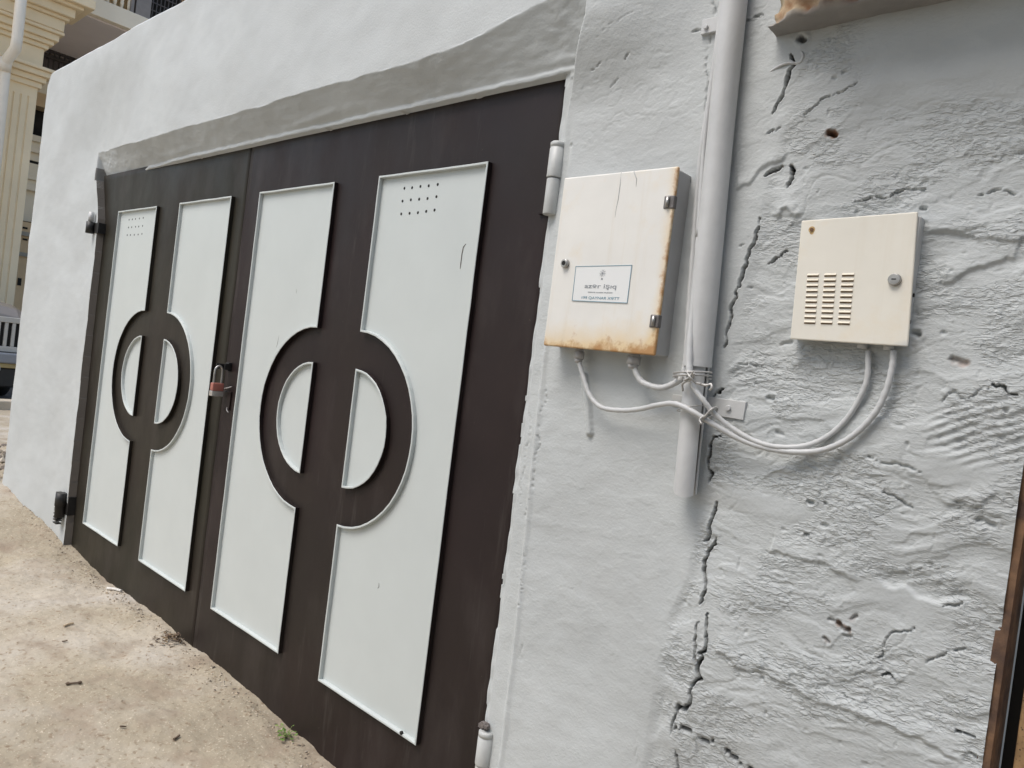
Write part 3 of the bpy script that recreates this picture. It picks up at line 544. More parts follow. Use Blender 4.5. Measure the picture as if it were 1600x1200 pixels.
CB = [(3.2630, 1.3505), (3.2727, 1.3305), (3.2948, 1.3084), (3.3138, 1.2865), (3.3427, 1.2652), (3.3854, 1.2468), (3.4284, 1.2409), (3.4732, 1.2494), (3.5088, 1.2717), (3.5363, 1.3051), (3.5542, 1.3430), (3.5629, 1.3781), (3.5588, 1.4257)]
cable('cable', 'second cable from the wire tie sagging up to the left gland of the small box', onwall(CB, [-.079,-.080,-.079,-.068,-.055,-.046,-.040,-.028,-.022,-.022,-.024,-.026,-.026]), .0048)
CC = [(3.1248, 1.3456), (3.1331, 1.3318), (3.1560, 1.3224), (3.1862, 1.3204), (3.2110, 1.3308), (3.2289, 1.3454), (3.2308, 1.3709), (3.2254, 1.4084), (3.2172, 1.4840), (3.2095, 1.5854), (3.2032, 1.6871), (3.1994, 1.8016), (3.2041, 1.9148), (3.2101, 2.0269), (3.2175, 2.1377)]
cable('cable', 'cable from the right gland of the large box bending up left of the conduit', [([(3.1123, 1.3657)][0][0], -.05, 1.360)] + onwall(CC[1:], [-.05,-.05,-.05,-.05,-.05,-.046,-.040,-.036,-.034,-.034,-.036,-.036,-.030,-.028]), .0062)
CD = [(3.2637, 1.3456), (3.2540, 1.3845), (3.2446, 1.4586), (3.2371, 1.5582), (3.2274, 1.6833), (3.2222, 1.7961), (3.2240, 1.9080), (3.2257, 2.0195), (3.2316, 2.1293)]
cable('cable', 'cable running straight up against the left side of the conduit', onwall(CD, [-.082,-.076,-.068,-.062,-.058,-.052,-.044,-.038,-.034]), .0066)
mb = MB(); mb.tube(bez(onwall([(3.3089, 1.9393), (3.3279, 1.9467), (3.3471, 1.9504), (3.3690, 1.9487), (3.3745, 1.9606), (3.3652, 1.9765)], [-.018,-.022,-.024,-.02,-.02,-.018]), 6), .0028, 8)
tag(mb.build('cable', GREYP), 'short thin wire hanging under the left end of the concrete slab', 'cable', 'grey painted cables on the wall')
WIRE = mat('tie_wire_paint', (.46,.45,.43), .35, metal=.3, var=.25, vscale=90)
def loop(mb, c, ax, ay, r1, r2, r, turns=1.0, ph=0, drift=(0,0,0)):
    ax = Vector(ax).normalized(); ay = Vector(ay).normalized(); P = []
    for i in range(int(26*turns)):
        a = ph+2*math.pi*i/25; P.append(Vector(c)+ax*math.cos(a)*r1+ay*math.sin(a)*r2+Vector(drift)*i/25)
    mb.tube(P, r, 7)
mb = MB(); c = pole(1.345)
loop(mb, c+Vector((-.004,-.010,0)), (1,0,.10), (0,1,0), .036, .034, .0021, 2.4, 0, (0,0,.006))
T0 = onwall([(3.2517, 1.3253), (3.2526, 1.3377), (3.2651, 1.3463), (3.2747, 1.3546), (3.2793, 1.3599)], [-.085]*5)
mb.tube(bez(onwall([(3.2487, 1.3198), (3.2523, 1.3325), (3.2624, 1.3385), (3.2751, 1.3447), (3.2816, 1.3550)], [-.075,-.086,-.09,-.092,-.10]), 5), .0021, 7)
mb.tube(bez(onwall([(3.2477, 1.3456), (3.2594, 1.3406), (3.2717, 1.3492), (3.2783, 1.3595)], [-.08,-.092,-.094,-.098]), 5), .002, 7)
mb.tube(bez(onwall([(3.2553, 1.3500), (3.2600, 1.3554), (3.2721, 1.3468), (3.2814, 1.3380), (3.2923, 1.3368)], [-.08,-.09,-.096,-.090,-.088]), 5), .0022, 7)
mb.tube(bez(onwall([(3.2870, 1.3362), (3.3004, 1.3352), (3.3078, 1.3384), (3.3114, 1.3316), (3.3067, 1.3275)], [-.082,-.082,-.08,-.082,-.08]), 5), .0026, 7)
tag(mb.build('wire_tie', WIRE), 'upper twisted wire tie wound round the conduit below the pipe joint', 'wire', 'wire ties')
mb = MB(); (tx, tz), = [(3.3078, 1.2817)]
for k in range(3): loop(mb, (tx+.003*k-.003,-.068,tz+.004*k-.004), (.55,0,.8), (0,1,0), .0135, .014, .002, 1.1, k)
mb.tube(bez([(tx-.006,-.082,tz-.004),(tx-.010,-.086,tz-.012),(tx-.004,-.088,tz-.019)], 5), .0022, 7)
tag(mb.build('wire_tie', WIRE), 'lower small wire tie binding the two cables beside the clamp plate', 'wire', 'wire ties')
mb = MB(); c = pole(1.288); loop(mb, c+Vector((0,-.006,0)), (1,0,.35), (0,1,0), .0265, .030, .0014, 1.2, 0); tag(mb.build('wire_tie', WIRE), 'thin wire tie looped where the long cable crosses the conduit front', 'wire', 'wire ties')

# ---------------------------------------------------------------- meter boxes
def rust_mat(name, base, z0, z1, xr, x1, col=(.42,.20,.06), streak=.22, grey=None):
    m = mat(name, base, .42, var=.04, vscale=7, bump=.0003, bscale=40); N = m.node_tree.nodes; L = m.node_tree.links; b = N['Principled BSDF']
    src = b.inputs['Base Color'].links[0].from_socket; tc = N.new('ShaderNodeTexCoord'); sep = N.new('ShaderNodeSeparateXYZ'); L.new(tc.outputs['Object'], sep.inputs[0])
    def math_(op, a, b_=None, c=None):
        n = N.new('ShaderNodeMath'); n.operation = op
        for i, q in enumerate((a, b_, c)):
            if q is None: continue
            if isinstance(q, (int,float)): n.inputs[i].default_value = q
            else: L.new(q, n.inputs[i])
        return n.outputs[0]
    def rng(v, a, b_, x=0., y=1.):
        n = N.new('ShaderNodeMapRange'); n.inputs[1].default_value = a; n.inputs[2].default_value = b_; n.inputs[3].default_value = x; n.inputs[4].default_value = y; L.new(v, n.inputs[0]); return n.outputs[0]
    def nz(sc, stretch=None):
        n = N.new('ShaderNodeTexNoise'); n.inputs['Scale'].default_value = sc; n.inputs['Detail'].default_value = 7; n.inputs['Roughness'].default_value = .65
        if stretch:
            mp = N.new('ShaderNodeMapping'); mp.inputs['Scale'].default_value = stretch; L.new(tc.outputs['Object'], mp.inputs[0]); L.new(mp.outputs[0], n.inputs[0])
        else: L.new(tc.outputs['Object'], n.inputs[0])
        return n.outputs[0]
    def mixc(fac, a, colr):
        x = N.new('ShaderNodeMix'); x.data_type = 'RGBA'; L.new(fac, x.inputs[0]); L.new(a, x.inputs[6]); x.inputs[7].default_value = tuple(colr)+(1,); return x.outputs[2]
    nn = nz(26)
    zr = rng(sep.outputs[2], z1, z0); xr_ = rng(sep.outputs[0], xr, x1)
    e = math_('ADD', math_('MULTIPLY', zr, zr), math_('MULTIPLY', math_('MULTIPLY', xr_, xr_), .75))
    f1 = rng(math_('ADD', e, math_('MULTIPLY', math_('SUBTRACT', nn, .5), 2.6)), .60, 1.05)
    out = mixc(math_('MULTIPLY', rng(math_('ADD', e, math_('MULTIPLY', math_('SUBTRACT', nz(9), .5), 1.2)), .05, .8), .75), src, (.74,.53,.24))
    out = mixc(math_('MULTIPLY', f1, .85), out, col)
    st = nz(30, (1, 1, .06)); out = mixc(math_('MULTIPLY', rng(st, .54, .70), streak), out, (.60,.50,.34))
    if grey: out = mixc(grey(math_, rng, sep, nz), out, (.50,.51,.505))
    L.new(out, b.inputs['Base Color']); return m
BX = thing('meter_box', 'large tall cream metal box with a sticker and rusty bottom edge, beside the gate', 'electrical box', (3.03,0,1.38))
BX0, BX1, BZ0, BZ1 = 2.886, 3.176, 1.382, 1.759
B1M = rust_mat('cream_rusted', (.78,.765,.72), BZ0-1.38, BZ0-1.38+.085, BX1-3.03-.035, BX1-3.03)
mb = MB(); mb.box(BX0+.004, BX1-.002, -.066, -.004, BZ0+.002, BZ1-.004); mb.build('box_body', mat('box_side_grey_paint', (.44,.44,.435), .5, var=.06, vscale=12), BX, bevel=.003)
for ch in BX.children: ch.data.transform(Matrix.Identity(4))
mb = MB(); mb.box(BX0-3.03, BX1-3.03, -.0765, -.068, BZ0-1.38, BZ1-1.38); d = mb.build('box_door', B1M, None, bevel=.0035, seg=3); d.parent = BX
# hinges pockets, lock, sticker, paint scuffs
for zc in [(3.1655, 1.6877), (3.1685, 1.4501)]:
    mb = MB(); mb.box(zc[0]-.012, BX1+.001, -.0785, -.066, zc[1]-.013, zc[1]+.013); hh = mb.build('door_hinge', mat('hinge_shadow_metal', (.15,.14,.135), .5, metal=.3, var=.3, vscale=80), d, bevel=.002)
    mb = MB(); mb.tube([(zc[0]-.002,-.081,zc[1]-.010),(zc[0]-.002,-.081,zc[1]+.010)], .0035, 10)
    q = mb.build('door_hinge', METAL, d)
(lx, lz), = [(2.9223, 1.5659)]
mb = MB(); mb.tube([(lx,-.0765,lz),(lx,-.083,lz),(lx,-.085,lz)], [.0098,.0098,.008], 20); mb.tube([(lx,-.0845,lz),(lx,-.0856,lz)], .0052, 12, 1); mb.build('door_lock', [METAL, BLACK], d)
SK = [(2.9514, 1.5601), (3.0972, 1.5626), (3.0975, 1.4835), (2.9529, 1.4844)]
mb = MB(); mb.prism(SK, -.0774, -.0764); st = mb.build('sticker', mat('sticker_white', (.78,.79,.78), .35, var=.02), d)
INK = mat('sticker_ink', (.27,.29,.31), .5, var=.1); INKB = mat('sticker_blue_ink', (.16,.30,.38), .5, var=.1)
mb = MB(); q = [Vector((a,b)) for a, b in SK]
for i in range(4):
    a, b = q[i], q[(i+1)%4]; e = (b-a).normalized(); n_ = Vector((-e.y, e.x)); c_ = (q[0]+q[2])/2; n_ = n_ if (c_-a).dot(n_) > 0 else -n_
    mb.prism([tuple(a), tuple(b), tuple(b+n_*.0012), tuple(a+n_*.0012)], -.0780, -.0772)
mb.build('sticker_border', INKB, st)
def text(s, x, z, size, m, parent, ang=0, sx=1.0, y=-.0778):
    cu = bpy.data.curves.new('lettering', 'FONT'); cu.body = s; cu.size = size; cu.align_x = 'CENTER'; cu.align_y = 'CENTER'; cu.extrude = .0001; cu.offset = size*.004
    tmp = bpy.data.objects.new('tmp', cu); C.objects.link(tmp); bpy.context.view_layer.update()
    me = bpy.data.meshes.new_from_object(tmp.evaluated_get(bpy.context.evaluated_depsgraph_get())); bpy.data.objects.remove(tmp)
    me.transform(Matrix.Translation((x,y,z)) @ Matrix.Rotation(ang, 4, 'Y') @ Matrix.Rotation(math.pi/2, 4, 'X') @ Matrix.Diagonal((sx,1,1,1)))
    me.materials.clear(); me.materials.append(m); o = bpy.data.objects.new('lettering', me); C.objects.link(o); o.parent = parent; o.matrix_parent_inverse = wmat(parent).inverted(); return o
bpy.context.view_layer.update()
for (s_, p_, sz, mm, sx) in [('azər işıq', [(3.0243, 1.5172)][0], .0135, INK, 1.75), ('199 QAYNAR XƏTT', [(3.0266, 1.4921)][0], .0078, INKB, 1.45), ('elektrik enerjisi təchizatı', [(3.0255, 1.5043)][0], .0038, INK, 1.7)]:
    text(s_, p_[0], p_[1], sz, mm, st, 0.0, sx)
mb = MB(); (ex, ez), = [(3.0258, 1.5451)]
for k in range(10):
    a = k*math.pi/5; mb.prism([(ex+math.cos(a-.12)*.004, ez+math.sin(a-.12)*.004),(ex+math.cos(a)*.0085, ez+math.sin(a)*.0085),(ex+math.cos(a+.12)*.004, ez+math.sin(a+.12)*.004)], -.0780, -.0773)
mb.tube([(ex,-.0780,ez),(ex,-.0773,ez)], .0026, 12); mb.prism([(ex-.0022,ez-.0135),(ex+.0022,ez-.0135),(ex+.0015,ez-.010),(ex-.0015,ez-.010)], -.0780, -.0773)
mb.build('emblem', INK, st)
mb = MB(); pts = [(3.0397, 1.7597), (3.0410, 1.7300), (3.0407, 1.7004), (3.0387, 1.6816), (3.0384, 1.6628)]; mb.tube([(x,-.0762,z) for x, z in pts], [.0006,.0012,.0011,.0008,.0004], 6)
mb.tube([(x,-.0762,z) for x, z in [(3.0720, 1.7569), (3.0807, 1.7402), (3.0816, 1.7243)]], [.0016,.0012,.0004], 6); mb.build('paint_drip', mat('drip_grey', (.42,.42,.41), .5), d)
def gland(x, z, y, parent, r=.0125):
    mb = MB(); mb.tube([(x,y,z),(x,y,z-.006)], r*.8, 16); mb.tube([(x,y,z-.006),(x,y,z-.022)], r, 6); mb.tube([(x,y,z-.022),(x,y,z-.031)], [r*.85,r*.6], 16); return mb.build('cable_gland', mat('gland_grey', (.45,.44,.43), .5, var=.12, vscale=50), parent)
gx1 = [(2.9700, 1.3676), (3.1123, 1.3657)]
gland(gx1[0][0], BZ0+.001, -.05, BX, .0115); gland(gx1[1][0], BZ0+.001, -.05, BX, .0145)
# small box
B2 = thing('meter_box', 'small square ivory metal box with vent slots on the rough wall', 'electrical box', (3.52,0,1.44))
CX0, CX1, CZ0, CZ1 = 3.427, 3.617, 1.437, 1.650
B2M = rust_mat('ivory_enamel_worn', (.79,.755,.665), -2, -1.9, 5, 6, streak=.13, grey=lambda mt, rg, sep, nz: rg(mt('ADD', mt('ADD', mt('MULTIPLY', sep.outputs[0], .35), mt('MULTIPLY', sep.outputs[2], -1.)), mt('MULTIPLY', nz(7), .03)), .045, .060))
mb = MB(); mb.box(CX0+.002, CX1-.001, -.0405, -.001, CZ0+.002, CZ1-.002); mb.build('box_body', GREYP, B2, bevel=.002)
th = .012   # the box hangs slightly askew
mb = MB(); P2 = [(3.4237, 1.6471), (3.6121, 1.6537), (3.6241, 1.4351), (3.4313, 1.4350)]
mb.prism([(x-3.52, z-1.44) for x, z in P2], -.047, -.041); d2 = mb.build('box_door', B2M, None, bevel=.0022, seg=3); d2.parent = B2
bpy.context.view_layer.update()
IVR = B2M; SLOT = mat('slot_shadow_rust', (.20,.13,.07), .8, var=.5, vscale=90)
TL_, TR_, BL_, BR_ = [Vector(v) for v in [(3.4476, 1.5473), (3.5266, 1.5490), (3.4530, 1.4646), (3.5300, 1.4664)]]
mbs = MB(); mbl = MB()
for i in range(10):
    for j in range(3):
        v = i/9; a = TL_.lerp(BL_, v); b = TR_.lerp(BR_, v); u0 = j*.375; u1 = u0+.25
        p = a.lerp(b, u0); q_ = a.lerp(b, u1); hgt = .0022
        mbs.prism([(p.x, p.y-hgt/2), (q_.x, q_.y-hgt/2), (q_.x, q_.y+hgt/2), (p.x, p.y+hgt/2)], -.0476, -.0466)
        # pressed louvre hood over the slot
        vs = [(p.x,-.0468,p.y+.0052),(q_.x,-.0468,q_.y+.0052),(q_.x,-.0495,q_.y+.0015),(p.x,-.0495,p.y+.0015),(p.x,-.0468,p.y+.0008),(q_.x,-.0468,q_.y+.0008)]
        mbl.add(vs, [(0,3,2,1),(3,4,5,2),(0,4,3),(1,2,5)], 0)
mbs.build('vent_slots', SLOT, d2); mbl.build('vent_louvres', CREAM2, d2)
(kx, kz), = [(3.5917, 1.5427)]
mb = MB(); mb.tube([(kx,-.046,kz),(kx,-.051,kz),(kx,-.0535,kz)], [.0102,.0102,.0085], 24); mb.tube([(kx,-.0530,kz),(kx,-.0540,kz)], .0062, 16)
mb.box(kx-.0035, kx+.0035, -.0546, -.0535, kz-.0009, kz+.0009, 1); mb.build('door_lock', [METAL, BLACK], d2)
(sx_, sz_), = [(3.4445, 1.6301)]
mb = MB(); mb.tube([(sx_,-.046,sz_),(sx_,-.049,sz_)], .0032, 10); mb.build('screw', RUST, d2)
mb = MB(); mb.tube([(sx_,-.0468,sz_),(sx_,-.0474,sz_)], .0058, 14); mb.tube([(sx_+.0005,-.0468,sz_-.005),(sx_+.0005,-.0473,sz_-.005)], .0036, 12); mb.build('rust_stain', mat('rust_stain_paint', (.52,.35,.15), .6, var=.3, vscale=200), d2)
for p_ in ([(3.6169, 1.5213), (3.6195, 1.4774)]):
    mb = MB(); mb.tube([(CX1-.0016,-.026,p_[1]),(CX1+.0008,-.026,p_[1])], .0034, 10); mb.build('knockout_hole', BLACK, B2)
for x_ in ([(3.5487, 1.4272)][0][0], [(3.5901, 1.4282)][0][0]):
    mb = MB(); mb.tube([(x_,-.027,CZ0+.003),(x_,-.027,CZ0-.008)], .0078, 14); mb.build('cable_gland', GREYP, B2)

# ---------------------------------------------------------------- concrete slab over the right side
SLB = thing('concrete_slab', 'rough concrete ledge with broken brick edge jutting out above the small box', 'ledge', (4.0,0,2.0))
nx, ny = 260, 40
zz = 2.004
def slab_pt(x, s):   # s 0..1 : underside from wall to front ; 1..2 front face ; 2..3 top
    dpt = .078+.010*math.sin(x*5)
    if s <= 1: return (-.0-dpt*s+.012*(1-s), zz+.006*s)
    if s <= 2: return (-dpt-.004*(s-1), zz+.006+.10*(s-1))
    return (-dpt-.004+(dpt+.03)*(s-2), zz+.106+.004*(s-2))
xx_ = np.linspace(3.318, 5.2, nx); Xs, Ys, Zs, bk = [], [], [], []
for j in range(ny):
    s = 3*j/(ny-1)
    for i in range(nx):
        x = xx_[i]; y, z = slab_pt(x, s); e = max(0, 1-(x-3.318)/.03)
        nn_ = float(fbm(np.array([x*22]), np.array([s*2.6]), 5, 4)[0]); f = ss(s, .95, 1.12)*(1-ss(s, 2.2, 2.6))
        y -= .008*nn_*(.25+f*1.3) - e*.03*(1 if s < 2 else 0)*f; z += .006*nn_*(.3+f)
        Xs.append(x - (.012*f*nn_ if i else 0) + .02*(e > .9)*f); Ys.append(y); Zs.append(z); bk.append(float(ss(s, 1.02, 1.16)))
so_ = grid_mesh('slab_edge', range(nx), range(ny), np.array(Xs), np.array(Ys), np.array(Zs)); 
CONC = mat('slab_grey_paint', (.30,.29,.275), .85, var=.15, vscale=8, bump=.002, bscale=60)
attr_mix(CONC, 'brick', (.30,.15,.07), (.52,.42,.28), 30); so_.data.materials.append(CONC); set_attr(so_, 'brick', bk)
so_.parent = SLB; so_.matrix_parent_inverse = wmat(SLB).inverted()
mb = MB(); e0 = [(Xs[j*nx], Ys[j*nx], Zs[j*nx]) for j in range(ny)]; cen = (3.318, 0.0, 2.05); mb.add(e0+[cen], [(j, j+1, ny) for j in range(ny-1)], 0, False); mb.build('slab_end', CONC, SLB, fix=False)

mb = MB(); mb.box(3.36, 5.2, -.22, -.10, 2.125, 2.26); mb.build('added_shade_lip', CONC, SLB, bevel=.01)  # out-of-view lip added to shade the wall below the slab
# ---------------------------------------------------------------- rusty door right of the wall
DR = thing('metal_door', 'rusty metal door leaf behind a brown rusted frame at the right edge', 'door', (4.3,0,.0))
mb = MB(); n = 50
for k in range(n):
    z0_, z1_ = .0+2.0*k/n, .0+2.0*(k+1)/n
zv = np.linspace(-.05, 1.99, 120); off = .003*noise(zv*14, zv*0, 3)+.003*noise(zv*3, zv*0, 4)+ .004*np.sin(zv*5)
vs = []; 
for zq, o_ in zip(zv, off):
    vs += [(3.790+o_*.6, .02, zq), (3.791+o_, -.012+o_*.5, zq), (3.806+o_*.4, -.014, zq), (3.8075+o_*.3, .0, zq), (3.808, .05, zq)]
mb.add(vs, [(i*5+k, i*5+k+1, (i+1)*5+k+1, (i+1)*5+k) for i in range(len(zv)-1) for k in range(4)], 0, False)
mb.build('door_frame', RUST, DR, fix=False)
RUST2 = mat('rust_sheet', (.34,.21,.10), .85, var=.35, vscale=30, tint=(.17,.07,.035), tmask=(34,.56,.68), bump=.001, bscale=90)
fine_specks(RUST2, (.05,.03,.02), 160, .60, .68)
mb = MB(); mb.box(3.829, 4.75, .014, .05, .12, 1.98); mb.build('door_sheet', RUST2, DR, bevel=.004)
mb = MB(); mb.box(3.808, 3.829, .07, .10, .0, 1.99); mb.box(4.75, 4.80, -.012, .10, .0, 1.99); mb.build('gap_shade', BLACK, DR)  # black strips standing for the shade in the gaps beside the door
mb = MB(); mb.tube([(4.60,-.03,.98),(4.60,-.03,1.12)], .008, 10); mb.box(4.592,4.608,-.03,.016,.985,.995); mb.box(4.592,4.608,-.03,.016,1.105,1.115); mb.build('door_handle', METAL, DR)
t2 = thing('plaster_wall', 'plain grey continuation of the wall beyond the rusty door', 'wall', (6,0,0))
mb = MB(); mb.box(4.81, 9, .0, .24, -.1, 2.70); mb.box(XR+.002, 4.81, .012, .24, 2.12, 2.70); mb.build('wall_body', PLASTER, t2)

OH = thing('shade_house', 'plain cream building across the lane, unseen, added to shade the grey wall', 'shade_house', (6,-5,0))  # unseen, added to block sky light from the wall's right side
mb = MB(); mb.box(2.6, 16, -12, -4.2, -.1, 5.6); mb.build('wall', CREAMH, OH)
mb = MB(); mb.box(2.3, 16.3, -12.3, -3.8, 5.6, 5.75); mb.build('roof', CREAMH, OH)
for x_ in (4.4, 7.6, 10.8):
    mb = MB(); mb.box(x_-.6, x_+.6, -4.25, -4.16, 1.1, 2.5); wn = mb.build('window', METAL, OH); mb = MB(); mb.box(x_-.53, x_+.53, -4.159, -4.15, 1.17, 2.43); mb.build('shade_house_pane', BLACK, wn)
# ---------------------------------------------------------------- litter on the ground
def gh(x, y): return float(ground_h(np.array([x]), np.array([y]))[0])
PEB = mat('pebble', (.36,.29,.21), .9, var=.35, vscale=30)
def rock(mb, x, y, s, r, mi=0):
    z = gh(x, y); bm_ = [(1,0,0),(-1,0,0),(0,1,0),(0,-1,0),(0,0,1),(0,0,-1)]; P = []
    a = r.uniform(0, 6.28); ca, sa = math.cos(a), math.sin(a)
    pts = [(math.cos(k*1.2566)*r.uniform(.7,1.1), math.sin(k*1.2566)*r.uniform(.7,1.1), r.uniform(-.2,.2)) for k in range(5)] + [(r.uniform(-.3,.3), r.uniform(-.3,.3), r.uniform(.5,.9)), (0,0,-.5)]
    vs = [(x+(p[0]*ca-p[1]*.6*sa)*s, y+(p[0]*sa+p[1]*.6*ca)*s, z+p[2]*s*.7+s*.15) for p in pts]
    mb.add(vs, [(k,(k+1)%5,5) for k in range(5)]+[((k+1)%5,k,6) for k in range(5)], mi)
rr_ = random.Random(9); mb = MB()
for k in range(1500):
    x = rr_.uniform(-1.2, 2.7); y = -abs(rr_.gauss(0, .5))-.01 if rr_.random() < .5 else -abs(rr_.gauss(0, .07))-.012
    rock(mb, x, y, rr_.uniform(.0015, .0042)*(1.5 if rr_.random() < .06 else 1), rr_, 0 if rr_.random() < .8 else 1)
for k in range(700):
    rock(mb, rr_.uniform(-3.0, -1.35), rr_.uniform(-.15, .6), rr_.uniform(.014, .05), rr_, rr_.choice([0,1,1,2,2]))
for k in range(500):
    x = rr_.uniform(-1.0, 2.3); rock(mb, x, -abs(rr_.gauss(0, .035))-.006, rr_.uniform(.003, .008), rr_, rr_.choice([0,0,1,2]))
for k in range(1600):
    x = rr_.uniform(-3.6, -1.0); y = rr_.uniform(-.7, 1.6)
    if x > XL-.02 and y > -.08: continue
    rock(mb, x, y, rr_.uniform(.008, .034), rr_, rr_.choice([0,0,1,2]))
tag(mb.build('gravel', [PEB, mat('pale_pebble', (.52,.46,.37), .9, var=.2), mat('dark_pebble', (.17,.14,.11), .9, var=.3)], fix=False), 'loose pebbles and rubble scattered along the wall foot', 'gravel', kind='stuff')
STK = mat('dry_stick', (.12,.085,.06), .9, var=.3, vscale=80)
def stick(name, label, cat, pts, r, m, z=.006):
    P = [(x, y, gh(x, y)+z) for x, y in pts]; mb = MB(); mb.tube(bez(P, 4) if len(P) > 2 else P, r, 7); return tag(mb.build(name, m), label, cat)
stick('twig', 'short dark twig lying alone on the bare dirt', 'twig', [(1.3472, -0.4539), (1.3660, -0.4368), (1.3719, -0.4136)], [.003,.006,.0032,.003,.0034,.003,.0035,.006,.002], STK)
stick('white_stick', 'thin white stick at the foot of the far gate leaf', 'stick', [(0.4774, -0.0295), (0.5147, -0.0129), (0.5601, 0.0007)], .006, mat('white_plastic', (.62,.60,.56), .6), .008)
stick('twig', 'pale thin sliver of wood on the dirt left of the gate', 'twig', [(0.8670, -0.3201), (0.8556, -0.2989), (0.8496, -0.2813)], .004, mat('pale_wood', (.50,.40,.28), .9))
stick('twig', 'tiny curved brown twig near the bottom of the picture', 'twig', [(1.8592, -0.3181), (1.8529, -0.3079), (1.8475, -0.2960)], .0035, STK)
for q_, lb in (([(0.9885, -0.3612), (0.9936, -0.3520), (0.9947, -0.3438)], 'small dark chip of bark on the pale dirt'), ([(1.7200, -0.4209), (1.7248, -0.4135), (1.7269, -0.4034)], 'small flat dark chip lowest on the dirt')):
    stick('bark_chip', lb, 'chip', q_, [.001]+[.0026]*4+[.0022]*3+[.001], STK)
mb = MB(); (sx0, sy0), = [(1.1745, -0.0004)]
for k in range(150):
    x = sx0+rr_.gauss(0, .035)-.01; y = min(-.004, sy0+.0-abs(rr_.gauss(0, .04))); z = gh(x, y)+rr_.uniform(0, .03)*math.exp(-((x-sx0)/.04)**2); a = rr_.uniform(0, 6.28); s = rr_.uniform(.004,.012); t_ = rr_.uniform(-.6,.6)
    dx, dy = math.cos(a)*s, math.sin(a)*s
    mb.add([(x-dx,y-dy,z),(x+dy*.4,y-dx*.4,z+abs(t_)*s),(x+dx,y+dy,z+.002),(x-dy*.4,y+dx*.4,z+.001)], [(0,1,2,3)], rr_.choice([0,0,1]))
tag(mb.build('leaf_litter', [STK, mat('dry_leaf', (.23,.16,.09), .9, var=.4, vscale=60)], fix=False), 'dark clump of dry leaf litter against the gate bottom', 'litter', kind='stuff')
LEAF = mat('weed_leaf', (.15,.27,.05), .6, var=.35, vscale=60); LEAF2 = mat('weed_leaf_pale', (.22,.27,.09), .6, var=.3, vscale=60)
(wx_, wy_), = [(1.9984, -0.0153)]; wd_ = thing('weed', 'small bright green weed sprouting at the foot of the near gate leaf', 'plant', (wx_, wy_, .09)); mb = MB(); stm = MB()
wz0 = gh(wx_, wy_)
for k in range(46):
    a = rr_.uniform(0, 6.28); L_ = rr_.uniform(.010, .048); el = rr_.uniform(.1, 1.2); b = Vector((wx_, wy_-.01, wz0)); tip = b+Vector((math.cos(a)*math.cos(el), math.sin(a)*math.cos(el)*.8, math.sin(el)))*L_; tip.y = min(tip.y, -.002)
    if k < 16: stm.tube([b, tip], .0008, 5)
    ln = rr_.uniform(.008,.017); a2 = a+rr_.uniform(-.8,.8); dr = Vector((math.cos(a2), math.sin(a2), rr_.uniform(-.2,.5))).normalized(); sd = dr.cross(Vector((0,0,1))).normalized()*ln*.34
    mb.add([tip, tip+dr*ln*.5+sd+Vector((0,0,.001)), tip+dr*ln, tip+dr*ln*.5-sd], [(0,1,2,3)], rr_.choice([0,0,1]))
mb.build('leaves', [LEAF, LEAF2], wd_, fix=False); stm.build('stems', LEAF2, wd_)

# ---------------------------------------------------------------- the street beyond the wall end
CRM = mat('cream_stone', (.86,.72,.50), .75, var=.07, vscale=1.5, bump=.004, bscale=8); CRL = mat('pale_cream_stone', (.88,.80,.66), .7, var=.05, vscale=1.5); CRS = mat('tan_stone', (.62,.47,.30), .8, var=.1, vscale=2)
SOF = mat('mauve_soffit_panel', (.80,.74,.76), .45, var=.06, vscale=.8); DKM = mat('dark_railing', (.035,.03,.03), .5, var=.2); WHT = mat('downpipe_white', (.88,.81,.70), .45, var=.04)
XF = -12.0
FB = thing('stone_building', 'cream stone building with fluted pilaster and balconies across the street', 'building', (XF,2.5,0))
Y0 = 2.31   # pilaster runs from px 0..60 : y at the facade
mb = MB(); mb.box(XF-4, XF-.65, -3, 2.38, 0, 9.5); mb.build('wall', CRM, FB)
pr = ([(2.520, 5.534)][0][0]); pz1 = [(2.494, 5.593)][0][1]
pil_ = MB()
yr = 2.52; yl = 1.70; fl = [2.16, 2.275, 2.39]
# fluted shaft: profile in plan
prof_ = [(XF-.65, yl), (XF, yl)]
for f_ in fl: prof_ += [(XF, f_-.016), (XF-.02, f_-.006), (XF-.02, f_+.006), (XF, f_+.016)]
prof_ += [(XF, yr), (XF-.65, yr)]
n = len(prof_); ztop = 5.30; zf = 5.12
vs = [(x,y,1.25) for x,y in prof_]+[(x,y,zf) for x,y in prof_]; pil_.add(vs, [((i+1)%n, i, n+i, n+(i+1)%n) for i in range(n)]); 
pil_.box(XF-.65, XF+.0, yl, yr, zf, ztop); pil_.box(XF-.65, XF+.06, yl-.05, yr+.04, .0, 1.25)
plo = pil_.build('pilaster', CRM, FB)
cap = MB()
for (z0_, z1_, px_, ov) in [(5.30,5.40,.05,.05),(5.40,5.50,.10,.10),(5.50,5.60,.17,.17),(5.60,5.66,.22,.22),(5.66,6.02,.03,.03),(6.02,6.10,.08,.08),(6.10,6.18,.14,.14),(6.18,6.30,.20,.20),(6.30,6.36,.26,.26),(6.36,6.56,.28,.24),(6.56,6.62,.34,.29),(6.62,6.78,.42,.35),(6.78,6.84,.52,.45),(6.84,7.0,.62,.60),(7.0,9.5,.55,.5)]:
    cap.box(XF-.65, XF+px_, yl-2.0-ov, yr+ov, z0_, z1_) if z0_ > 6 else cap.box(XF-.65, XF+px_, yl-.2, yr+ov, z0_, z1_)
cap.build('cornice', CRM, plo, bevel=.015)
pp = MB(); D = Vector
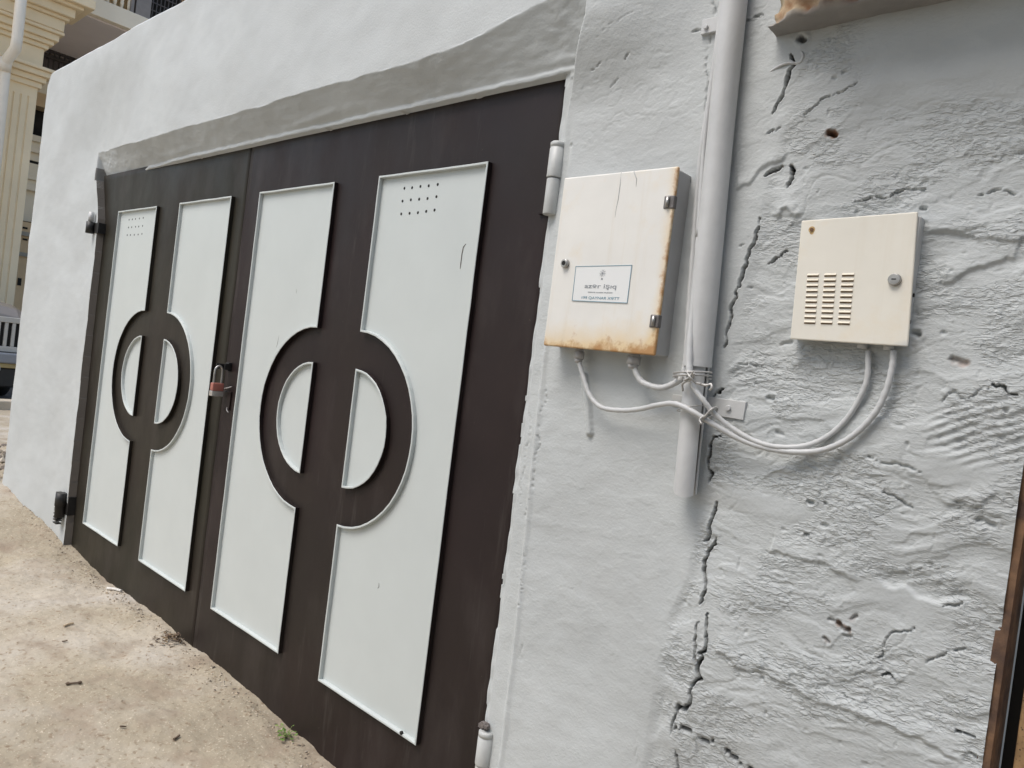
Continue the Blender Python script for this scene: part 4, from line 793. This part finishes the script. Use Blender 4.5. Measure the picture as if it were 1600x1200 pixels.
dp = [(1.923, 7.220), (1.966, 6.579), (1.983, 5.812), (1.977, 5.677), (1.932, 5.549), (1.950, 5.467), (2.015, 3.990), (2.087, 1.934)]
yy_ = [p[0] for p in dp]; zq = [p[1] for p in dp]
pp.tube([(-11.35, yy_[1], 9), (-11.35, yy_[2]-.0, zq[2]), (-11.35, yy_[3], zq[3]), (-11.72, yy_[4], zq[4]-.05), (-11.75, yy_[5], zq[5]-.15), (-11.75, yy_[6]-.02, 0)], .085, 18)
pp.tube([(-11.70, yy_[4], zq[4]+.02), (-11.74, yy_[4], zq[4]-.20)], .10, 18)
pp.build('downpipe', WHT, FB)
# wing set back to the right: beam, balcony soffit, railings, windows
XB = -15.5
wg = MB()
q1 = [(3.348, 6.421), (3.632, 6.097), (3.385, 5.797), (3.546, 5.182), (3.358, 5.065), (3.506, 4.826), (3.380, 4.590), (3.338, 4.265), (3.564, 3.984), (3.352, 3.871), (3.559, 3.279), (4.061, 8.258), (5.591, 8.531), (5.110, 8.190), (3.980, 7.121), (6.607, 9.576), (3.330, 7.232)]
wg.box(XB-.5, XB, 2.3, 14, 0, 3.1); wg.build('wing_wall', CRL, FB)
wg2 = MB(); zr1, zr0 = q1[2][1], q1[1][1]
za = [(3.439, 6.511)][0][1]; zb_ = [(3.454, 6.105)][0][1]; zc_ = [(3.433, 5.814)][0][1]; zd_ = [(3.450, 5.137)][0][1]
wg2.box(XB-.3, XB+.02, 2.3, 14, zb_, za); wg2.build('beam', CRL, FB, bevel=.01)
wg3 = MB(); wg3.box(XB-.5, XB-.02, 2.3, 14, zc_, zb_); wg3.build('window_head', CRS, FB)
wg3 = MB(); wg3.box(XB-1.0, XB-.45, 2.3, 14, 3.0, zc_+.0); wg3.build('window', BLACK, FB)
zs_ = [(3.426, 5.130), (3.414, 4.998), (3.401, 4.880), (3.388, 4.762), (3.392, 4.593), (3.386, 4.534), (3.374, 4.275), (3.373, 4.161), (3.372, 4.047), (3.372, 3.919), (3.413, 3.245), (3.398, 3.142)]
mo = MB()
for a, b, e in ((0,1,.18),(1,2,.08),(2,3,.14),(3,4,.03),(5,6,.03),(6,7,.15),(7,8,.07),(8,9,.18),(9,10,.02)):
    mo.box(XB, XB+e, 2.3, 14, zs_[b][1], zs_[a][1])
mo.build('moulding', CRL, FB, bevel=.008)
mo = MB(); mo.box(XB, XB+.01, 2.3, 14, zs_[5][1]+.002, zs_[4][1]-.002); mo.build('shadow_joint', BLACK, FB)
# balcony slab overhead, its soffit and railings
bz0 = [(3.577, 7.119)][0][1]
XS = -12.4; bb = [(3.198, 7.154), (4.081, 7.096), (3.159, 7.526), (4.481, 7.421), (3.389, 7.485)]
zlo, zhi = 7.12, 7.46
sl1 = MB(); sl1.box(XB-.3, XS, 2.3, 16, zlo, zhi); sl1.build('balcony_slab', CRL, FB, bevel=.01)
sf = MB(); sf.box(XB-.3, XS-.16, 2.3, 16, zlo-.03, zlo-.004)
for k in range(5): sf.box(XB-.3, XS-.16, 3.0+k*1.6, 3.015+k*1.6, zlo-.036, zlo-.03)
sf.build('soffit', SOF, FB)
bk_ = MB(); bk_.box(XB-.35, XB-.3, 2.3, 14, za, zlo-.04); bk_.build('glazing', mat('dark_mauve_glass', (.20,.18,.19), .3, var=.1, vscale=1), FB)
rl = MB(); z_r0 = za; z_r1 = [(3.654, 7.136)][0][1]
rl.box(XB+.0, XB+.05, 2.3, 14, z_r1-.10, z_r1)
rl.box(XB+.0, XB+.05, 2.3, 14, z_r1-.24, z_r1-.18)
for k in range(90): rl.box(XB+.01, XB+.035, 2.4+k*.10, 2.425+k*.10, z_r0, z_r1-.1)
rl.build('railing', DKM, FB)
ub = MB()
for k in range(12): 
    y = 2.6+k*.13; ub.tube([(XS-.10, y, zhi), (XS-.10, y, zhi+.12), (XS-.10, y, zhi+.3), (XS-.10, y, zhi+.62)], [.022,.036,.026,.02], 8)
ub.box(XS-.16, XS-.04, 2.5, 4.02, zhi+.62, zhi+.72); ub.build('balustrade', CRL, FB)
ub = MB(); ub.box(XS-.22, XS-.02, 4.04, 4.10, zhi, 9); ub.box(XS-.18, XS-.03, 4.14, 4.42, zhi, 9); ub.build('post', mat('grey_post', (.25,.23,.22), .6, var=.1), FB)
ub = MB(); ub.box(XS-.4, XS-.3, 4.42, 5.1, zhi, 9.2); ub.build('window', BLACK, FB)
ub = MB()
for k in range(8): ub.box(XS-.2, XS-.18, 4.5+k*.075, 4.515+k*.075, zhi, zhi+.9)
for k in range(5): ub.box(XS-.205, XS-.175, 4.44, 5.1, zhi+.1+k*.16, zhi+.118+k*.16)
ub.build('railing', mat('railing_grey', (.09,.08,.08), .5), FB)
ub = MB(); ub.box(XS-.6, XS-.02, 5.10, 14, zhi, 10.5); ub.build('upper_wall', CRS, FB)
ub = MB(); ub.box(XB-3, XB-.5, 2.3, 14, 0, 13); ub.box(XB-3, XS-1.2, -3, 14, 9.3, 13); ub.build('back_wall', CRM, FB)

# low tan house further back, seen under the cream wing
HB = thing('tan_house', 'narrow strip of tan wall with grey bands and a tiny window behind the pilaster', 'building', (-14.9,4,0))
XH = -14.6; zz_ = [(3.194, 3.143), (3.192, 2.925), (3.199, 2.844), (3.210, 2.492), (3.218, 2.412), (3.237, 1.485)]
mb = MB(); mb.box(XH-.3, XH, 2.35, 9, -.02, zz_[0][1]); mb.build('wall', CRS, HB)
mb = MB(); mb.box(XH, XH+.08, 2.35, 9, zz_[2][1], zz_[1][1]); mb.box(XH, XH+.05, 2.35, 9, zz_[4][1], zz_[3][1]); mb.build('band', mat('grey_band', (.30,.29,.26), .8), HB)
mb = MB(); wq = [(3.205, 1.945), (3.255, 1.789), (3.218, 3.012), (3.242, 2.772)]
mb.box(XH, XH+.012, wq[0][0]-.03, wq[0][0]+.04, wq[1][1], wq[0][1]); mb.build('window', BLACK, HB); mb = MB(); mb.box(XH, XH+.012, wq[2][0]-.06, wq[2][0]+.03, wq[2][1]-.02, wq[2][1]+.02); mb.build('window', BLACK, HB); mb = MB(); mb.box(XH, XH+.012, wq[3][0]-.06, wq[3][0]+.03, wq[3][1]-.02, wq[3][1]+.02)
mb.build('window', BLACK, HB)

# parked off-road car, only its front right corner shows
CAR = thing('parked_car', 'parked off-road car with a grey bonnet and slotted white grille at the left edge', 'car', (-8.6,.9,.05))
GB = mat('car_grey_paint', (.19,.17,.15), .35, var=.06, coat=.4); GW = mat('grille_white', (.46,.44,.40), .4, var=.05); BMP = mat('bumper_blue_grey', (.24,.25,.27), .4, var=.05)
TYR = mat('tyre_rubber', (.02,.02,.02), .8); YLW = mat('yellow_strip', (.40,.31,.14), .5); GLS = mat('windscreen', (.03,.035,.04), .08, var=.05)
cy0, cy1 = .05, 1.78; XC = -8.0
mb = MB()  # body: side profile extruded across, with tucked cabin
profc = [(-11.9,.45),(-11.9,1.10),(-11.75,1.14),(-9.7,1.34),(-8.5,1.37),(-8.2,1.31),(-8.03,1.19),(-8.03,.52),(-8.3,.45)]
ms = []
for (y, dz) in ((cy0,-.09),(cy0+.14,-.02),(cy0+.4,.02),((cy0+cy1)/2,.04),(cy1-.4,.02),(cy1-.14,-.02),(cy1,-.09)): ms.append([(x, y, z+(dz if z > 1 else 0)) for x, z in profc])
n = len(profc); vs = [v for r_ in ms for v in r_]; mb.add(vs, [(j*n+i, j*n+(i+1)%n, (j+1)*n+(i+1)%n, (j+1)*n+i) for j in range(len(ms)-1) for i in range(n)]+[list(range(n)), list(range((len(ms)-1)*n, len(ms)*n))[::-1]], 0, False)
mb.build('body', GB, CAR, bevel=.03, seg=3)
mb = MB(); vs = [(-9.65,.12,1.17),(-9.65,1.71,1.17),(-11.8,1.71,1.13),(-11.8,.12,1.13),(-10.15,.24,1.72),(-10.15,1.59,1.72),(-11.65,1.59,1.72),(-11.65,.24,1.72)]
mb.add(vs, [(0,1,5,4),(1,2,6,5),(2,3,7,6),(3,0,4,7),(4,5,6,7)]); mb.build('cabin', GLS, CAR, bevel=.04)
mb = MB(); mb.box(-10.2,-11.6,.22,1.61,1.715,1.76); mb.build('roof', GB, CAR, bevel=.015)
mb = MB(); gz = [(1.400, 1.229), (1.442, 0.789), (1.655, 1.150)]; zt, zbm = 1.20, .70
ybars = np.arange(cy0+.20, cy1-.10, .0875)
mb.box(-8.03,-7.975,cy0+.1,cy1-.02,1.10,1.175); mb.box(-8.03,-7.975,cy0+.1,cy1-.02,.70,.775)
for y in ybars: mb.box(-8.03,-7.98,y,y+.042,.775,1.10)
mb.build('grille', GW, CAR, bevel=.008)
mb = MB(); mb.box(-8.035,-8.02,cy0+.1,cy1-.02,.72,1.16); mb.build('grille_back', BLACK, CAR)
for y in (cy0+.40, 1.36):
    mb = MB(); mb.tube([(-7.95,y,.47),(-7.90,y,.47),(-7.885,y,.47)], [.10,.10,.07], 20); mb.build('headlight', mat('headlamp_glass', (.6,.6,.6), .1), CAR)
mb = MB(); mb.box(-8.05,-7.86,cy0-.03,cy1+.03,.55,.69); mb.build('bumper', BMP, CAR, bevel=.02)
mb = MB(); mb.box(-8.04,-7.90,cy0,cy1,.485,.548); mb.build('bumper_strip', YLW, CAR, bevel=.008)
mb = MB(); mb.box(-8.3,-7.93,cy0+.02,cy1-.02,.22,.484); mb.build('valance', BLK, CAR, bevel=.02)
for (x, y) in ((-8.75,cy0+.02),(-8.75,cy1-.22),(-11.1,cy0+.02),(-11.1,cy1-.22)):
    mb = MB(); mb.tube([(x,y,.37),(x,y+.03,.37),(x,y+.17,.37),(x,y+.2,.37)], [.30,.34,.34,.30], 28); wv = mb.build('wheel', TYR, CAR)
    mb = MB(); mb.tube([(x,y-.005,.37),(x,y+.205,.37)], .19, 20); mb.build('rim', METAL, wv)
KB = mat('kerb_stone', (.46,.40,.31), .85, var=.1, vscale=4, bump=.003, bscale=30)
mb = MB(); mb.box(-7.25,-7.0,-6,8,-.02,.135); tag(mb.build('kerb', KB, None, bevel=.015), kind='structure')
mb = MB(); mb.box(-11.9,-7.25,-30,30,-.02,.028); tag(mb.build('road', mat('street_asphalt', (.10,.092,.085), .9, var=.15, vscale=5, bump=.004, bscale=60)), kind='structure')
